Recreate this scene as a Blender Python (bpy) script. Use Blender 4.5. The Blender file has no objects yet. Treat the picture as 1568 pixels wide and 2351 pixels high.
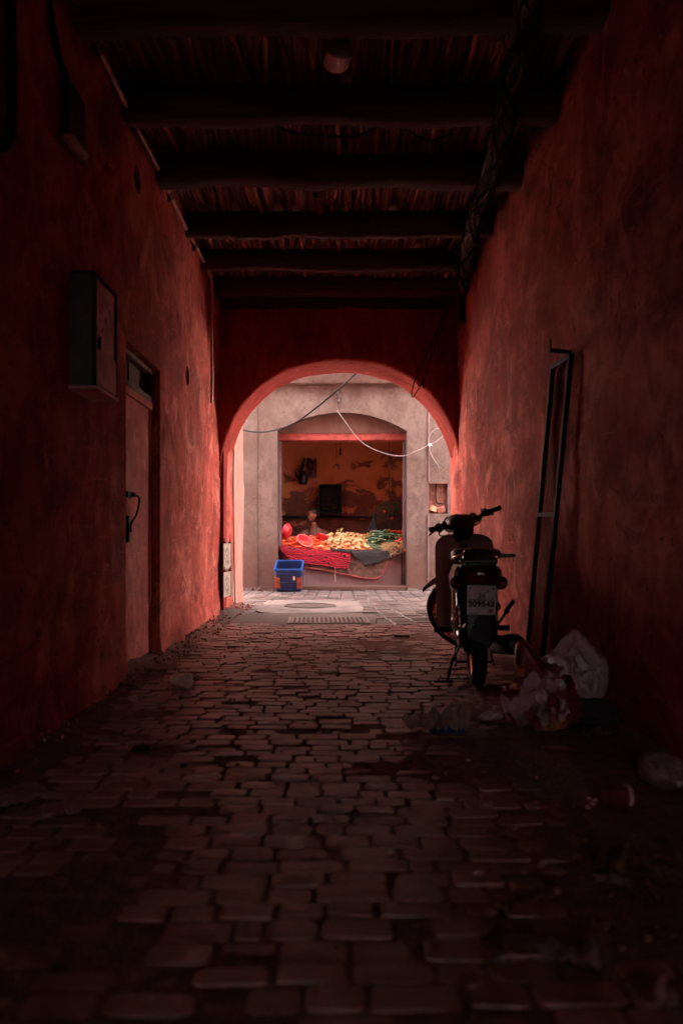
import bpy, bmesh, math, random
from mathutils import Vector, Matrix, noise, Quaternion, Euler
R = math.radians
PI = math.pi
random.seed(7)
S = bpy.context.scene
COL = S.collection

# ------------------------------------------------------------------ camera
EYE = 0.89          # height of the lens above the paving
FPX, U0, V0 = 1800.0, 772.0, 1224.0     # focal length and vanishing point measured on the photo (1568 px wide)
cam = bpy.data.cameras.new('camera')
cam.sensor_fit = 'VERTICAL'; cam.sensor_height = 36.0; cam.sensor_width = 24.0
cam.lens = FPX / 2351 * 36
cam.shift_x = (784 - U0) / 2351
cam.shift_y = (V0 - 1175.5) / 2351
cam.clip_start = 0.05; cam.clip_end = 400
cam.dof.use_dof = True; cam.dof.focus_distance = 9.0; cam.dof.aperture_fstop = 1.9
co = bpy.data.objects.new('camera', cam); COL.objects.link(co)
co.location = (0, 0, EYE); co.rotation_euler = (R(90), 0, 0)
S.camera = co

# ------------------------------------------------------------------ world, sun, exposure
SUN_EL, SUN_AZ = 50, 171        # high, from behind the tunnel building
w = bpy.data.worlds.new('World'); S.world = w; w.use_nodes = True
nt = w.node_tree; nt.nodes.clear()
wo = nt.nodes.new('ShaderNodeOutputWorld'); bg = nt.nodes.new('ShaderNodeBackground')
sk = nt.nodes.new('ShaderNodeTexSky'); sk.sky_type = 'NISHITA'; sk.sun_disc = False
sk.sun_elevation = R(SUN_EL); sk.sun_rotation = R(SUN_AZ); sk.dust_density = 4; sk.air_density = 1.0; sk.ozone_density = 0.3
hs = nt.nodes.new('ShaderNodeHueSaturation'); hs.inputs['Saturation'].default_value = 0.25
nt.links.new(sk.outputs[0], hs.inputs['Color']); nt.links.new(hs.outputs[0], bg.inputs[0])
nt.links.new(bg.outputs[0], wo.inputs[0]); bg.inputs[1].default_value = 0.12
sl = bpy.data.lights.new('sun', 'SUN'); sl.energy = 5.0; sl.angle = R(3); sl.color = (1.0, 0.86, 0.78)
so = bpy.data.objects.new('sun', sl); COL.objects.link(so)
# light travels towards +Y and down
az = R(0); el = R(SUN_EL)
d = Vector((math.sin(az) * math.cos(el), math.cos(az) * math.cos(el), -math.sin(el)))
so.rotation_euler = d.to_track_quat('-Z', 'Y').to_euler(); so.location = (0, 5, 9)
S.view_settings.view_transform = 'Standard'; S.view_settings.look = 'None'
S.view_settings.exposure = 4.1; S.view_settings.gamma = 1
S.cycles.use_denoising = True; S.cycles.denoising_prefilter = 'ACCURATE'
S.cycles.max_bounces = 14; S.cycles.diffuse_bounces = 9; S.cycles.glossy_bounces = 5
S.cycles.sample_clamp_indirect = 4.0
S.cycles.caustics_reflective = False; S.cycles.caustics_refractive = False

# ------------------------------------------------------------------ helpers
def at(u, v, Y):
    return Vector(((u - U0) / FPX * Y, Y, EYE - (v - V0) / FPX * Y))
def XU(u, Y): return (u - U0) / FPX * Y
def ZV(v, Y): return EYE - (v - V0) / FPX * Y
def fl(u, v):       # a point on the paving
    return at(u, v, EYE * FPX / (v - V0))
def nz(p, s=1.0, o=3):
    return noise.fractal(Vector(p) * s, 1.0, 2.0, o)

def tag(o, label=None, cat=None, group=None, kind=None):
    if label: o['label'] = label
    if cat: o['category'] = cat
    if group: o['group'] = group
    if kind: o['kind'] = kind
    return o
def empty(name, loc=(0, 0, 0), rz=0):
    o = bpy.data.objects.new(name, None); COL.objects.link(o)
    o.empty_display_size = 0.1; o.location = loc; o.rotation_euler = (0, 0, rz); return o

class MB:
    def __init__(s): s.b = bmesh.new()
    def face(s, vs, mi=0):
        try:
            f = s.b.faces.new(vs); f.material_index = mi; return f
        except ValueError: return None
    def box(s, c, size, rot=None, mi=0):
        c = Vector(c); h = Vector(size) / 2
        m = Matrix.Identity(3)
        if rot is not None: m = rot if isinstance(rot, Matrix) else Euler(rot).to_matrix()
        vs = [s.b.verts.new(c + m @ Vector((h.x * x, h.y * y, h.z * z))) for x in (-1, 1) for y in (-1, 1) for z in (-1, 1)]
        for q in ((0, 1, 3, 2), (4, 6, 7, 5), (0, 4, 5, 1), (2, 3, 7, 6), (0, 2, 6, 4), (1, 5, 7, 3)):
            s.face([vs[i] for i in q], mi)
        return s
    def ring(s, c, t, r, n, up=None, sy=1.0):
        t = Vector(t).normalized()
        a = Vector(up) if up is not None else (Vector((0, 0, 1)) if abs(t.z) < 0.9 else Vector((1, 0, 0)))
        x = t.cross(a).normalized(); y = x.cross(t).normalized()
        return [s.b.verts.new(Vector(c) + x * r * math.cos(2 * PI * i / n) + y * r * sy * math.sin(2 * PI * i / n)) for i in range(n)]
    def skin(s, rings, closed=False, caps=True, mi=0):
        n = len(rings[0])
        pairs = list(zip(rings, rings[1:])) + ([(rings[-1], rings[0])] if closed else [])
        for a, b in pairs:
            for i in range(n): s.face([a[i], a[(i + 1) % n], b[(i + 1) % n], b[i]], mi)
        if caps and not closed:
            s.face(rings[0][::-1], mi); s.face(rings[-1], mi)
        return s
    def tube(s, pts, r, n=8, closed=False, caps=True, sy=1.0, up=None, mi=0):
        pts = [Vector(p) for p in pts]; rs = r if isinstance(r, (list, tuple)) else [r] * len(pts)
        rings = []; N = len(pts); prev = None
        for i, p in enumerate(pts):
            if closed: t = pts[(i + 1) % N] - pts[i - 1]
            else: t = pts[min(i + 1, N - 1)] - pts[max(i - 1, 0)]
            t.normalize()
            if up is not None: a = Vector(up)
            elif prev is None: a = Vector((0, 0, 1)) if abs(t.z) < 0.9 else Vector((1, 0, 0))
            else: a = prev
            x = t.cross(a).normalized(); y = x.cross(t).normalized(); prev = y
            rings.append([s.b.verts.new(p + x * rs[i] * math.cos(2 * PI * k / n) + y * rs[i] * sy * math.sin(2 * PI * k / n)) for k in range(n)])
        return s.skin(rings, closed, caps, mi)
    def lathe(s, prof, o=(0, 0, 0), axis=(0, 0, 1), n=24, mi=0, closed=False, caps=False):
        """prof: (radius, height along axis)"""
        ax = Vector(axis).normalized(); o = Vector(o)
        rings = [s.ring(o + ax * h, ax, max(r, 1e-4), n) for r, h in prof]
        return s.skin(rings, closed, caps, mi)
    def ell(s, c, r, seg=12, rings=8, m=None, mi=0):
        c = Vector(c); m = m or Matrix.Identity(3)
        rr = [] 
        for j in range(1, rings):
            th = PI * j / rings
            rr.append([s.b.verts.new(c + m @ Vector((r[0] * math.sin(th) * math.cos(2 * PI * i / seg), r[1] * math.sin(th) * math.sin(2 * PI * i / seg), r[2] * math.cos(th)))) for i in range(seg)])
        top = s.b.verts.new(c + m @ Vector((0, 0, r[2]))); bot = s.b.verts.new(c + m @ Vector((0, 0, -r[2])))
        for i in range(seg):
            s.face([top, rr[0][i], rr[0][(i + 1) % seg]], mi)
            s.face([bot, rr[-1][(i + 1) % seg], rr[-1][i]], mi)
        for a, b in zip(rr, rr[1:]):
            for i in range(seg): s.face([a[i], b[i], b[(i + 1) % seg], a[(i + 1) % seg]], mi)
        return s
    def grid(s, f, nu, nv, mi=0, closed_u=False):
        vs = [[s.b.verts.new(f(i / nu, j / nv)) for j in range(nv + 1)] for i in range(nu + (0 if closed_u else 1))]
        for i in range(nu):
            for j in range(nv):
                a, b = vs[i], vs[(i + 1) % len(vs)]
                s.face([a[j], b[j], b[j + 1], a[j + 1]], mi)
        return vs
    def prism(s, pts, d, mi=0):
        """closed polygon pts extruded by vector d"""
        d = Vector(d); a = [s.b.verts.new(Vector(p)) for p in pts]; b = [s.b.verts.new(Vector(p) + d) for p in pts]
        s.face(a[::-1], mi); s.face(b, mi)
        for i in range(len(a)): s.face([a[i], a[(i + 1) % len(a)], b[(i + 1) % len(a)], b[i]], mi)
        return s
    def xf(s, m):
        bmesh.ops.transform(s.b, matrix=m, verts=s.b.verts); return s
    def thick(s, t):
        bmesh.ops.solidify(s.b, geom=s.b.faces[:], thickness=t); return s
    def build(s, name, mat, parent=None, smooth=True, bevel=0, loc=None, seg=2, angle=35):
        b = s.b
        bmesh.ops.recalc_face_normals(b, faces=b.faces)
        me = bpy.data.meshes.new(name); b.to_mesh(me); b.free()
        for m in (mat if isinstance(mat, (list, tuple)) else [mat]): me.materials.append(m)
        o = bpy.data.objects.new(name, me); COL.objects.link(o)
        if loc is not None:
            me.transform(Matrix.Translation(-Vector(loc))); o.location = loc
        if parent: o.parent = parent
        if bevel:
            md = o.modifiers.new('bevel', 'BEVEL'); md.width = bevel; md.segments = seg; md.limit_method = 'ANGLE'; md.angle_limit = R(40)
        if smooth:
            me.polygons.foreach_set('use_smooth', [True] * len(me.polygons))
            try:
                me.set_sharp_from_angle(angle=R(angle))
            except Exception: pass
        me.update()
        return o

def evalmesh(o):
    dg = bpy.context.evaluated_depsgraph_get(); dg.update()
    me = bpy.data.meshes.new_from_object(o.evaluated_get(dg))
    return me
def remeshed(mb, vox, smooth=4, name='body'):
    """union of closed shapes -> one continuous surface (bmesh back in an MB)"""
    o = mb.build('tmp', [], smooth=False)
    md = o.modifiers.new('r', 'REMESH'); md.mode = 'VOXEL'; md.voxel_size = vox
    sm = o.modifiers.new('s', 'SMOOTH'); sm.iterations = smooth; sm.factor = 0.5
    me = evalmesh(o); bpy.data.objects.remove(o)
    r = MB(); r.b.from_mesh(me); bpy.data.meshes.remove(me); return r
def smoothpath(pts, n=8):
    """Catmull-Rom"""
    P = [Vector(p) for p in pts]; P = [P[0] * 2 - P[1]] + P + [P[-1] * 2 - P[-2]]; out = []
    for i in range(1, len(P) - 2):
        for k in range(n):
            t = k / n; a, b, c, d_ = P[i - 1], P[i], P[i + 1], P[i + 2]
            out.append(0.5 * ((2 * b) + (c - a) * t + (2 * a - 5 * b + 4 * c - d_) * t * t + (3 * b - a - 3 * c + d_) * t ** 3))
    out.append(P[-2]); return out

# ------------------------------------------------------------------ materials
def newmat(name):
    m = bpy.data.materials.new(name); m.use_nodes = True; t = m.node_tree
    return m, t, t.nodes['Principled BSDF']
def N(t, typ, **kw):
    n = t.nodes.new(typ)
    for k, v in kw.items(): setattr(n, k, v)
    return n
def coords(t, scale=(1, 1, 1), src='Object', rot=(0, 0, 0)):
    tc = N(t, 'ShaderNodeTexCoord'); mp = N(t, 'ShaderNodeMapping')
    mp.inputs['Scale'].default_value = scale; mp.inputs['Rotation'].default_value = rot
    t.links.new(tc.outputs[src], mp.inputs[0]); return mp.outputs[0]
def tnoise(t, vec, scale, detail=4, rough=0.55, dist=0.0):
    n = N(t, 'ShaderNodeTexNoise'); n.inputs['Scale'].default_value = scale; n.inputs['Detail'].default_value = detail
    n.inputs['Roughness'].default_value = rough; n.inputs['Distortion'].default_value = dist
    t.links.new(vec, n.inputs['Vector']); return n.outputs['Fac']
def ramp(t, fac, stops):
    r = N(t, 'ShaderNodeValToRGB'); e = r.color_ramp.elements
    while len(e) < len(stops): e.new(0.5)
    for el, (p, c) in zip(e, stops):
        el.position = p; el.color = (c[0], c[1], c[2], 1) if not isinstance(c, (int, float)) else (c, c, c, 1)
    t.links.new(fac, r.inputs[0]); return r.outputs[0]
def mix(t, fac, a, b, mode='MIX'):
    m = N(t, 'ShaderNodeMix', data_type='RGBA', blend_type=mode)
    for sock, val in ((0, fac), (6, a), (7, b)):
        if hasattr(val, 'links'): t.links.new(val, m.inputs[sock])
        elif isinstance(val, (int, float)): m.inputs[sock].default_value = val
        else: m.inputs[sock].default_value = (*val, 1)
    return m.outputs[2]
def bump(t, p, h, strength=0.5, dist=0.02, prev=None):
    b = N(t, 'ShaderNodeBump'); b.inputs['Strength'].default_value = strength; b.inputs['Distance'].default_value = dist
    t.links.new(h, b.inputs['Height'])
    if prev: t.links.new(prev, b.inputs['Normal'])
    t.links.new(b.outputs[0], p.inputs['Normal']); return b.outputs[0]
def val(t, a, b, op='ADD'):
    m = N(t, 'ShaderNodeMath', operation=op)
    for i, x in enumerate((a, b)):
        if hasattr(x, 'links'): t.links.new(x, m.inputs[i])
        else: m.inputs[i].default_value = x
    return m.outputs[0]

def simple(name, c, rough=0.6, metal=0.0, var=0.25, scale=14, bmp=0.15, spec=0.5, coat=0.0, dist=0.004):
    m, t, p = newmat(name); v = coords(t)
    n = tnoise(t, v, scale, 5)
    dk = tuple(x * (1 - var) for x in c); lt = tuple(min(1, x * (1 + var)) for x in c)
    t.links.new(ramp(t, n, [(0.3, dk), (0.7, lt)]), p.inputs['Base Color'])
    t.links.new(ramp(t, tnoise(t, v, scale * 2.3, 3), [(0.3, max(0, rough - 0.12)), (0.75, min(1, rough + 0.15))]), p.inputs['Roughness'])
    p.inputs['Metallic'].default_value = metal; p.inputs['Specular IOR Level'].default_value = spec
    p.inputs['Coat Weight'].default_value = coat
    if bmp: bump(t, p, tnoise(t, v, scale * 4, 4), bmp, dist)
    return m

def plaster(name, base, light, dark, rough=(0.72, 0.92), streak=0.55, vscale=(2.6, 2.6, 0.75), bs=0.6, stain_z=None, stain=(0.2, 0.07, 0.05), blotch=0.35, fs=(6, 6, 2.0), ys=1.0, wear=0.0, spec=0.3):
    """limewashed wall: vertical brush streaks, worn pale patches, dark soiling and fine pits"""
    m, t, p = newmat(name)
    vscale = (vscale[0], vscale[1] * ys, vscale[2]); fs = (fs[0], fs[1] * ys, fs[2])
    v = coords(t, (1, ys, 1)); vs = coords(t, vscale)
    big = tnoise(t, vs, 1.0, 6, 0.62, 0.8)
    patch = tnoise(t, v, 1.7, 7, 0.6, 0.5)
    fine = tnoise(t, coords(t, fs), 2.2, 6, 0.68, 1.0)
    pits = tnoise(t, v, 55, 4, 0.6)
    c = ramp(t, big, [(0.30, dark), (0.50, base), (0.72, light)])
    c = mix(t, ramp(t, patch, [(0.47, 0.0), (0.62, streak)]), c, light)
    c = mix(t, ramp(t, fine, [(0.38, 0.6), (0.56, 0.0)]), c, dark)
    cloud = tnoise(t, coords(t, (1, ys, 0.55)), 2.6, 8, 0.68, 1.4)
    c = mix(t, ramp(t, cloud, [(0.36, blotch), (0.52, 0.0)]), c, dark)
    c = mix(t, ramp(t, tnoise(t, coords(t, (1, ys, 0.45), rot=(0.25, 0, 0)), 5.5, 6, 0.7, 1.0), [(0.55, 0.0), (0.66, blotch * 0.8)]), c, light)
    c = mix(t, ramp(t, tnoise(t, v, 7, 5, 0.7), [(0.62, 0.0), (0.72, 0.5)]), c, dark)
    if stain_z is not None:
        tc = N(t, 'ShaderNodeTexCoord'); sp = N(t, 'ShaderNodeSeparateXYZ'); t.links.new(tc.outputs['Object'], sp.inputs[0])
        zz = val(t, sp.outputs[2], val(t, tnoise(t, v, 2.6, 6, 0.65), 1.6, 'MULTIPLY'), 'SUBTRACT')
        c = mix(t, ramp(t, val(t, zz, stain_z, 'ADD'), [(0.0, 0.75), (0.55, 0.0)]), c, stain)
    chip = None
    if wear:
        # knocked-off flakes, fine scratches and hairline cracks
        mask = ramp(t, tnoise(t, coords(t), 1.3, 3), [(0.45, 0.0), (0.62, 1.0)])
        sc1 = ramp(t, tnoise(t, coords(t, (2.0, 2.0, 34), rot=(0.22, 0, 0)), 1.0, 2, 0.4, 0.3), [(0.655, 0.0), (0.675, 1.0), (0.70, 0.0)])
        sc2 = ramp(t, tnoise(t, coords(t, (1.4, 26, 3.0), rot=(0.9, 0, 0)), 1.0, 2, 0.4, 0.5), [(0.66, 0.0), (0.68, 1.0), (0.70, 0.0)])
        c = mix(t, val(t, val(t, sc1, sc2), val(t, mask, 0.55 * wear, 'MULTIPLY'), 'MULTIPLY'), c, tuple(min(1, x * 1.25) for x in light))
        flake = ramp(t, tnoise(t, coords(t, (1, 1, 1)), 6.0, 9, 0.72, 0.6), [(0.635, 0.0), (0.65, 1.0)])
        c = mix(t, val(t, flake, 0.55 * wear, 'MULTIPLY'), c, (light[0] * 0.95, light[1] * 1.1, light[2] * 1.15))
        vo = N(t, 'ShaderNodeTexVoronoi', feature='DISTANCE_TO_EDGE'); vo.inputs['Scale'].default_value = 1.1
        wv = N(t, 'ShaderNodeVectorMath', operation='ADD'); nn = N(t, 'ShaderNodeTexNoise'); nn.inputs['Scale'].default_value = 3.0; nn.inputs['Detail'].default_value = 6
        t.links.new(coords(t), nn.inputs['Vector']); t.links.new(coords(t), wv.inputs[0]); t.links.new(nn.outputs['Color'], wv.inputs[1]); t.links.new(wv.outputs[0], vo.inputs['Vector'])
        crack = ramp(t, vo.outputs['Distance'], [(0.0, 1.0), (0.010, 0.0)])
        crack = val(t, crack, ramp(t, tnoise(t, coords(t), 0.9, 2), [(0.5, 0.0), (0.6, 0.8)]), 'MULTIPLY')
        c = mix(t, crack, c, tuple(x * 0.35 for x in dark))
        dots = ramp(t, tnoise(t, coords(t), 24, 2, 0.4), [(0.70, 0.0), (0.73, 0.85)]); c = mix(t, dots, c, tuple(x * 0.4 for x in dark))
        chip = val(t, val(t, flake, -0.5, 'MULTIPLY'), crack, 'SUBTRACT')
    t.links.new(c, p.inputs['Base Color'])
    p.inputs['Specular IOR Level'].default_value = spec
    t.links.new(ramp(t, big, [(0.3, rough[1]), (0.7, rough[0])]), p.inputs['Roughness'])
    h = val(t, val(t, big, 0.9, 'MULTIPLY'), val(t, fine, 0.5, 'MULTIPLY'))
    if chip: h = val(t, h, val(t, chip, 0.35, 'MULTIPLY'))
    b1 = bump(t, p, h, bs, 0.035)
    bump(t, p, pits, 0.25, 0.006, b1)
    return m

M = {}
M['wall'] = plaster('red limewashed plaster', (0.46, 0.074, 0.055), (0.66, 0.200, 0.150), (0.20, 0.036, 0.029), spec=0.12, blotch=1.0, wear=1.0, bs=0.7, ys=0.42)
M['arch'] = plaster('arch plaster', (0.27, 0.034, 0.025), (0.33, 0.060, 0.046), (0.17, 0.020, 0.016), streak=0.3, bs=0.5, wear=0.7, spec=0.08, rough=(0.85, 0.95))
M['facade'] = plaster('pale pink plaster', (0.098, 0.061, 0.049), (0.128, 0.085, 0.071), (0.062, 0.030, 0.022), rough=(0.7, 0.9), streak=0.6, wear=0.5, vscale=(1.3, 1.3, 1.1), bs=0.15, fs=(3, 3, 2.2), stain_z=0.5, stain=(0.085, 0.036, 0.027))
M['white'] = plaster('white bounce plaster', (0.80, 0.70, 0.64), (0.82, 0.74, 0.70), (0.70, 0.56, 0.50), rough=(0.8, 0.9), bs=0.2)  # bright white for the added walls that bounce sun inward
M['corner'] = plaster('light-toned corner plaster', (0.44, 0.21, 0.165), (0.52, 0.29, 0.24), (0.30, 0.12, 0.09), rough=(0.7, 0.9), bs=0.35)  # paler than the passage wall: street light is put into the colour
M['lintel'] = simple('red lintel paint', (0.26, 0.040, 0.030), 0.8, var=0.5, scale=9, bmp=0.5)
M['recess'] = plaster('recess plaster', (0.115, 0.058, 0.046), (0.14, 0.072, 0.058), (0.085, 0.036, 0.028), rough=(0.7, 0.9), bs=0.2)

def shop_wall():
    m, t, p = newmat('peeling ochre limewash'); v = coords(t)
    peel = tnoise(t, coords(t, (1, 1, 1.3)), 2.4, 9, 0.62, 0.35)
    tc = N(t, 'ShaderNodeTexCoord'); sp = N(t, 'ShaderNodeSeparateXYZ'); t.links.new(tc.outputs['Object'], sp.inputs[0])
    hgt = val(t, sp.outputs[2], -0.16, 'MULTIPLY')          # the damp has lifted the paint low down
    k = ramp(t, val(t, peel, val(t, hgt, 0.31, 'ADD')), [(0.545, 0.0), (0.565, 0.75), (0.60, 1.0)])
    top = ramp(t, tnoise(t, v, 4, 6, 0.6), [(0.3, (0.40, 0.15, 0.05)), (0.7, (0.52, 0.24, 0.10))])
    pink = ramp(t, tnoise(t, v, 2.2, 5), [(0.47, (0.0, 0, 0)), (0.53, (1, 1, 1))])
    top = mix(t, val(t, pink, 0.6, 'MULTIPLY'), top, (0.52, 0.21, 0.14))
    bot = ramp(t, tnoise(t, v, 9, 6, 0.7), [(0.3, (0.09, 0.035, 0.025)), (0.7, (0.17, 0.07, 0.05))])
    t.links.new(mix(t, k, top, bot), p.inputs['Base Color'])
    p.inputs['Roughness'].default_value = 0.9
    h = val(t, val(t, k, -1.0, 'MULTIPLY'), tnoise(t, v, 20, 5), 'ADD'); bump(t, p, h, 0.6, 0.015)
    return m
M['shopwall'] = shop_wall()

def paving(name, a, b, dust, gap=(0.05, 0.03, 0.028), rough=(0.30, 0.62)):
    m, t, p = newmat(name); v = coords(t)
    g = N(t, 'ShaderNodeNewGeometry')
    c = ramp(t, g.outputs['Random Per Island'], [(0.0, a), (0.55, b), (1.0, tuple(x * 1.15 for x in b))])
    c = mix(t, ramp(t, tnoise(t, v, 2.2, 6, 0.65, 0.8), [(0.42, 0.65), (0.58, 0.0)]), c, tuple(x * 0.35 for x in a))
    n = tnoise(t, v, 11, 7, 0.65)
    c = mix(t, ramp(t, n, [(0.33, 0.85), (0.56, 0.0)]), c, tuple(x * 0.4 for x in a))
    c = mix(t, ramp(t, tnoise(t, v, 1.1, 6, 0.6, 0.4), [(0.45, 0.0), (0.65, 0.55)]), c, dust)
    c = mix(t, ramp(t, tnoise(t, v, 60, 3), [(0.6, 0.0), (0.72, 0.45)]), c, gap)
    t.links.new(c, p.inputs['Base Color'])
    t.links.new(ramp(t, n, [(0.3, rough[0]), (0.7, rough[1])]), p.inputs['Roughness'])
    b1 = bump(t, p, n, 0.5, 0.012); bump(t, p, tnoise(t, v, 75, 4), 0.35, 0.004, b1)
    return m
M['setts'] = paving('worn brick setts', (0.25, 0.110, 0.088), (0.36, 0.165, 0.135), (0.40, 0.21, 0.18))
M['street_setts'] = paving('pale street setts', (0.125, 0.090, 0.082), (0.185, 0.138, 0.128), (0.19, 0.145, 0.135), gap=(0.09, 0.06, 0.055))
M['dirt'] = simple('grit between the setts', (0.15, 0.060, 0.045), 0.95, var=0.5, scale=22, bmp=0.8, dist=0.01)
M['street_dirt'] = simple('pale dust between the setts', (0.085, 0.052, 0.045), 0.95, var=0.4, scale=22, bmp=0.8, dist=0.01)
M['rubble'] = simple('crumbled plaster', (0.20, 0.085, 0.062), 0.95, var=0.55, scale=17, bmp=0.9, dist=0.012)
M['concrete'] = simple('trowelled concrete', (0.140, 0.105, 0.096), 0.85, var=0.5, scale=3.5, bmp=0.5, dist=0.01)
M['concrete_dark'] = simple('cracked manhole concrete', (0.055, 0.032, 0.028), 0.9, var=0.5, scale=16, bmp=0.9, dist=0.02)
M['castiron'] = simple('cast iron', (0.17, 0.13, 0.12), 0.55, 0.3, var=0.3, scale=20)
M['hole'] = simple('painted hole darkness', (0.02, 0.015, 0.015), 0.9)  # near-black colour that stands in for shade behind pierced plates

def woodmat(name, a, b, axis=0, sc=1.0):
    m, t, p = newmat(name)
    s = [16 * sc, 16 * sc, 16 * sc]; s[axis] = 1.2 * sc
    g = tnoise(t, coords(t, tuple(s)), 1.0, 7, 0.65, 1.2)
    t.links.new(ramp(t, g, [(0.3, a), (0.7, b)]), p.inputs['Base Color'])
    p.inputs['Roughness'].default_value = 0.75
    bump(t, p, g, 0.8, 0.012); return m
M['beam'] = woodmat('smoked beam wood', (0.018, 0.008, 0.006), (0.10, 0.038, 0.025), 0)
M['lath'] = None
def lathmat():
    m, t, p = newmat('split lath sticks')
    g = N(t, 'ShaderNodeNewGeometry')
    n = tnoise(t, coords(t, (18, 2.5, 18)), 1.0, 6, 0.65)
    a = ramp(t, n, [(0.3, (0.10, 0.042, 0.028)), (0.75, (0.42, 0.17, 0.115))])
    c = mix(t, ramp(t, g.outputs['Random Per Island'], [(0.0, 0.75), (0.8, 0.0)]), a, (0.04, 0.018, 0.013))
    c = mix(t, ramp(t, g.outputs['Random Per Island'], [(0.90, 0.0), (0.94, 0.7)]), c, (0.62, 0.30, 0.24))
    t.links.new(c, p.inputs['Base Color']); p.inputs['Roughness'].default_value = 0.8
    bump(t, p, n, 0.7, 0.01); return m
M['lath'] = lathmat()
M['batten'] = woodmat('weathered batten', (0.022, 0.010, 0.008), (0.10, 0.045, 0.032), 1)
M['doorwood'] = woodmat('transom boards', (0.06, 0.025, 0.018), (0.16, 0.065, 0.045), 2)
M['door'] = plaster('scuffed door paint', (0.66, 0.150, 0.115), (0.78, 0.30, 0.23), (0.34, 0.070, 0.055), wear=1.0, blotch=0.7, spec=0.15, rough=(0.6, 0.8), vscale=(2, 2, 0.5), bs=0.3, ys=0.5)
M['blackmetal'] = simple('black wrought steel', (0.010, 0.010, 0.011), 0.7, 0.0, scale=30, spec=0.3)
M['boxmetal'] = simple('painted cabinet steel', (0.075, 0.08, 0.078), 0.5, 0.2, var=0.35, scale=8)
M['boxface'] = simple('cabinet cover plate', (0.70, 0.40, 0.38), 0.6, 0.0, var=0.3, scale=9)
M['vent'] = simple('tin vent plate', (0.30, 0.24, 0.20), 0.5, 0.3, var=0.3, scale=25)
M['pipe'] = simple('pale conduit', (0.50, 0.27, 0.22), 0.45, var=0.45, scale=12)
M['cable'] = simple('black cable sheath', (0.004, 0.0035, 0.004), 0.8, spec=0.1)
M['cable_dirty'] = simple('dusty cable sheath', (0.09, 0.042, 0.032), 0.7, var=0.5, scale=30)
M['whitecable'] = simple('grey white cable sheath', (0.17, 0.12, 0.11), 0.6)
M['lamp'] = simple('lamp housing plastic', (0.85, 0.62, 0.58), 0.45, var=0.12)
M['lampcap'] = simple('lamp end cap', (0.20, 0.12, 0.12), 0.5)
M['rubber'] = simple('tyre rubber', (0.012, 0.011, 0.012), 0.75, bmp=0.3)
M['blackplastic'] = simple('black plastic', (0.008, 0.007, 0.008), 0.38, bmp=0.05, spec=0.35)
M['shield'] = simple('faded leg shield plastic', (0.24, 0.155, 0.155), 0.62, var=0.15, bmp=0.1)
M['chrome'] = simple('dull chrome', (0.55, 0.45, 0.42), 0.22, 0.95, var=0.2, bmp=0.05)
M['engine'] = simple('cast aluminium', (0.22, 0.16, 0.15), 0.45, 0.7, var=0.35)
M['darkmetal'] = simple('oily dark steel', (0.025, 0.021, 0.022), 0.42, 0.6, var=0.4)
M['whitepaint'] = simple('white side panel paint', (0.85, 0.76, 0.76), 0.3, coat=0.5, bmp=0.03, var=0.1)
M['bluedecal'] = simple('blue decal', (0.05, 0.07, 0.25), 0.35)
M['reddecal'] = simple('red decal', (0.55, 0.03, 0.03), 0.35)
M['redlens'] = simple('red tail lens', (0.20, 0.006, 0.006), 0.16, coat=0.5, bmp=0.0, var=0.1)
M['amber'] = simple('amber signal lens', (0.16, 0.028, 0.010), 0.18, coat=0.5, bmp=0.0, var=0.1)
M['plate'] = simple('number plate enamel', (0.60, 0.56, 0.62), 0.4, var=0.10)
M['ink'] = simple('number plate lettering', (0.02, 0.012, 0.02), 0.5)
M['sealred'] = simple('plate seal', (0.26, 0.05, 0.07), 0.5)
M['blueplastic'] = simple('blue crate plastic', (0.008, 0.016, 0.075), 0.45, var=0.2)
M['bluerim'] = simple('bright blue crate rim', (0.010, 0.060, 0.24), 0.35, var=0.15)
M['orangeplastic'] = simple('orange brown crate handle', (0.25, 0.05, 0.018), 0.5)
M['label'] = simple('paper label', (0.75, 0.70, 0.68), 0.6)
M['redplastic'] = simple('red basin plastic', (0.50, 0.020, 0.028), 0.35, var=0.12, bmp=0.05)
M['pinkrim'] = simple('pale basin rim', (0.60, 0.17, 0.17), 0.35, var=0.1)  # paler than the basin so that the depth of the bowl shows
M['teal'] = simple('teal dish plastic', (0.03, 0.13, 0.14), 0.35)
M['carrot'] = simple('carrot skin', (0.62, 0.060, 0.010), 0.42, var=0.28, scale=8)
M['turnip'] = simple('turnip skin', (0.46, 0.24, 0.11), 0.5, var=0.28, scale=12)
M['stalk'] = simple('cut stalks', (0.42, 0.34, 0.12), 0.7, var=0.4)
M['zucchini'] = simple('courgette skin', (0.030, 0.062, 0.024), 0.33, var=0.6, scale=22)
M['tip'] = simple('courgette stem end', (0.45, 0.36, 0.12), 0.6)
M['tomato'] = simple('tomato skin', (0.62, 0.02, 0.015), 0.22, var=0.2)
M['cratewood'] = simple('orange painted crate slats', (0.62, 0.15, 0.05), 0.55, var=0.25)
M['straw'] = simple('dry straw', (0.40, 0.20, 0.09), 0.8, var=0.4)
M['herb'] = simple('dry hanging stalks', (0.085, 0.055, 0.028), 0.85, var=0.6)
M['leaf'] = simple('green leaves', (0.10, 0.14, 0.035), 0.6, var=0.4)
M['counter'] = plaster('counter front sheet', (0.14, 0.073, 0.076), (0.17, 0.095, 0.098), (0.10, 0.05, 0.052), rough=(0.5, 0.7), bs=0.15)
M['darkcrate'] = simple('dark blue crate plastic', (0.004, 0.007, 0.018), 0.6, spec=0.2)
M['skin'] = simple('skin', (0.30, 0.105, 0.06), 0.5, var=0.12, bmp=0.05)
M['hair'] = simple('black hair', (0.012, 0.009, 0.008), 0.6, bmp=0.5)
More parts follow.
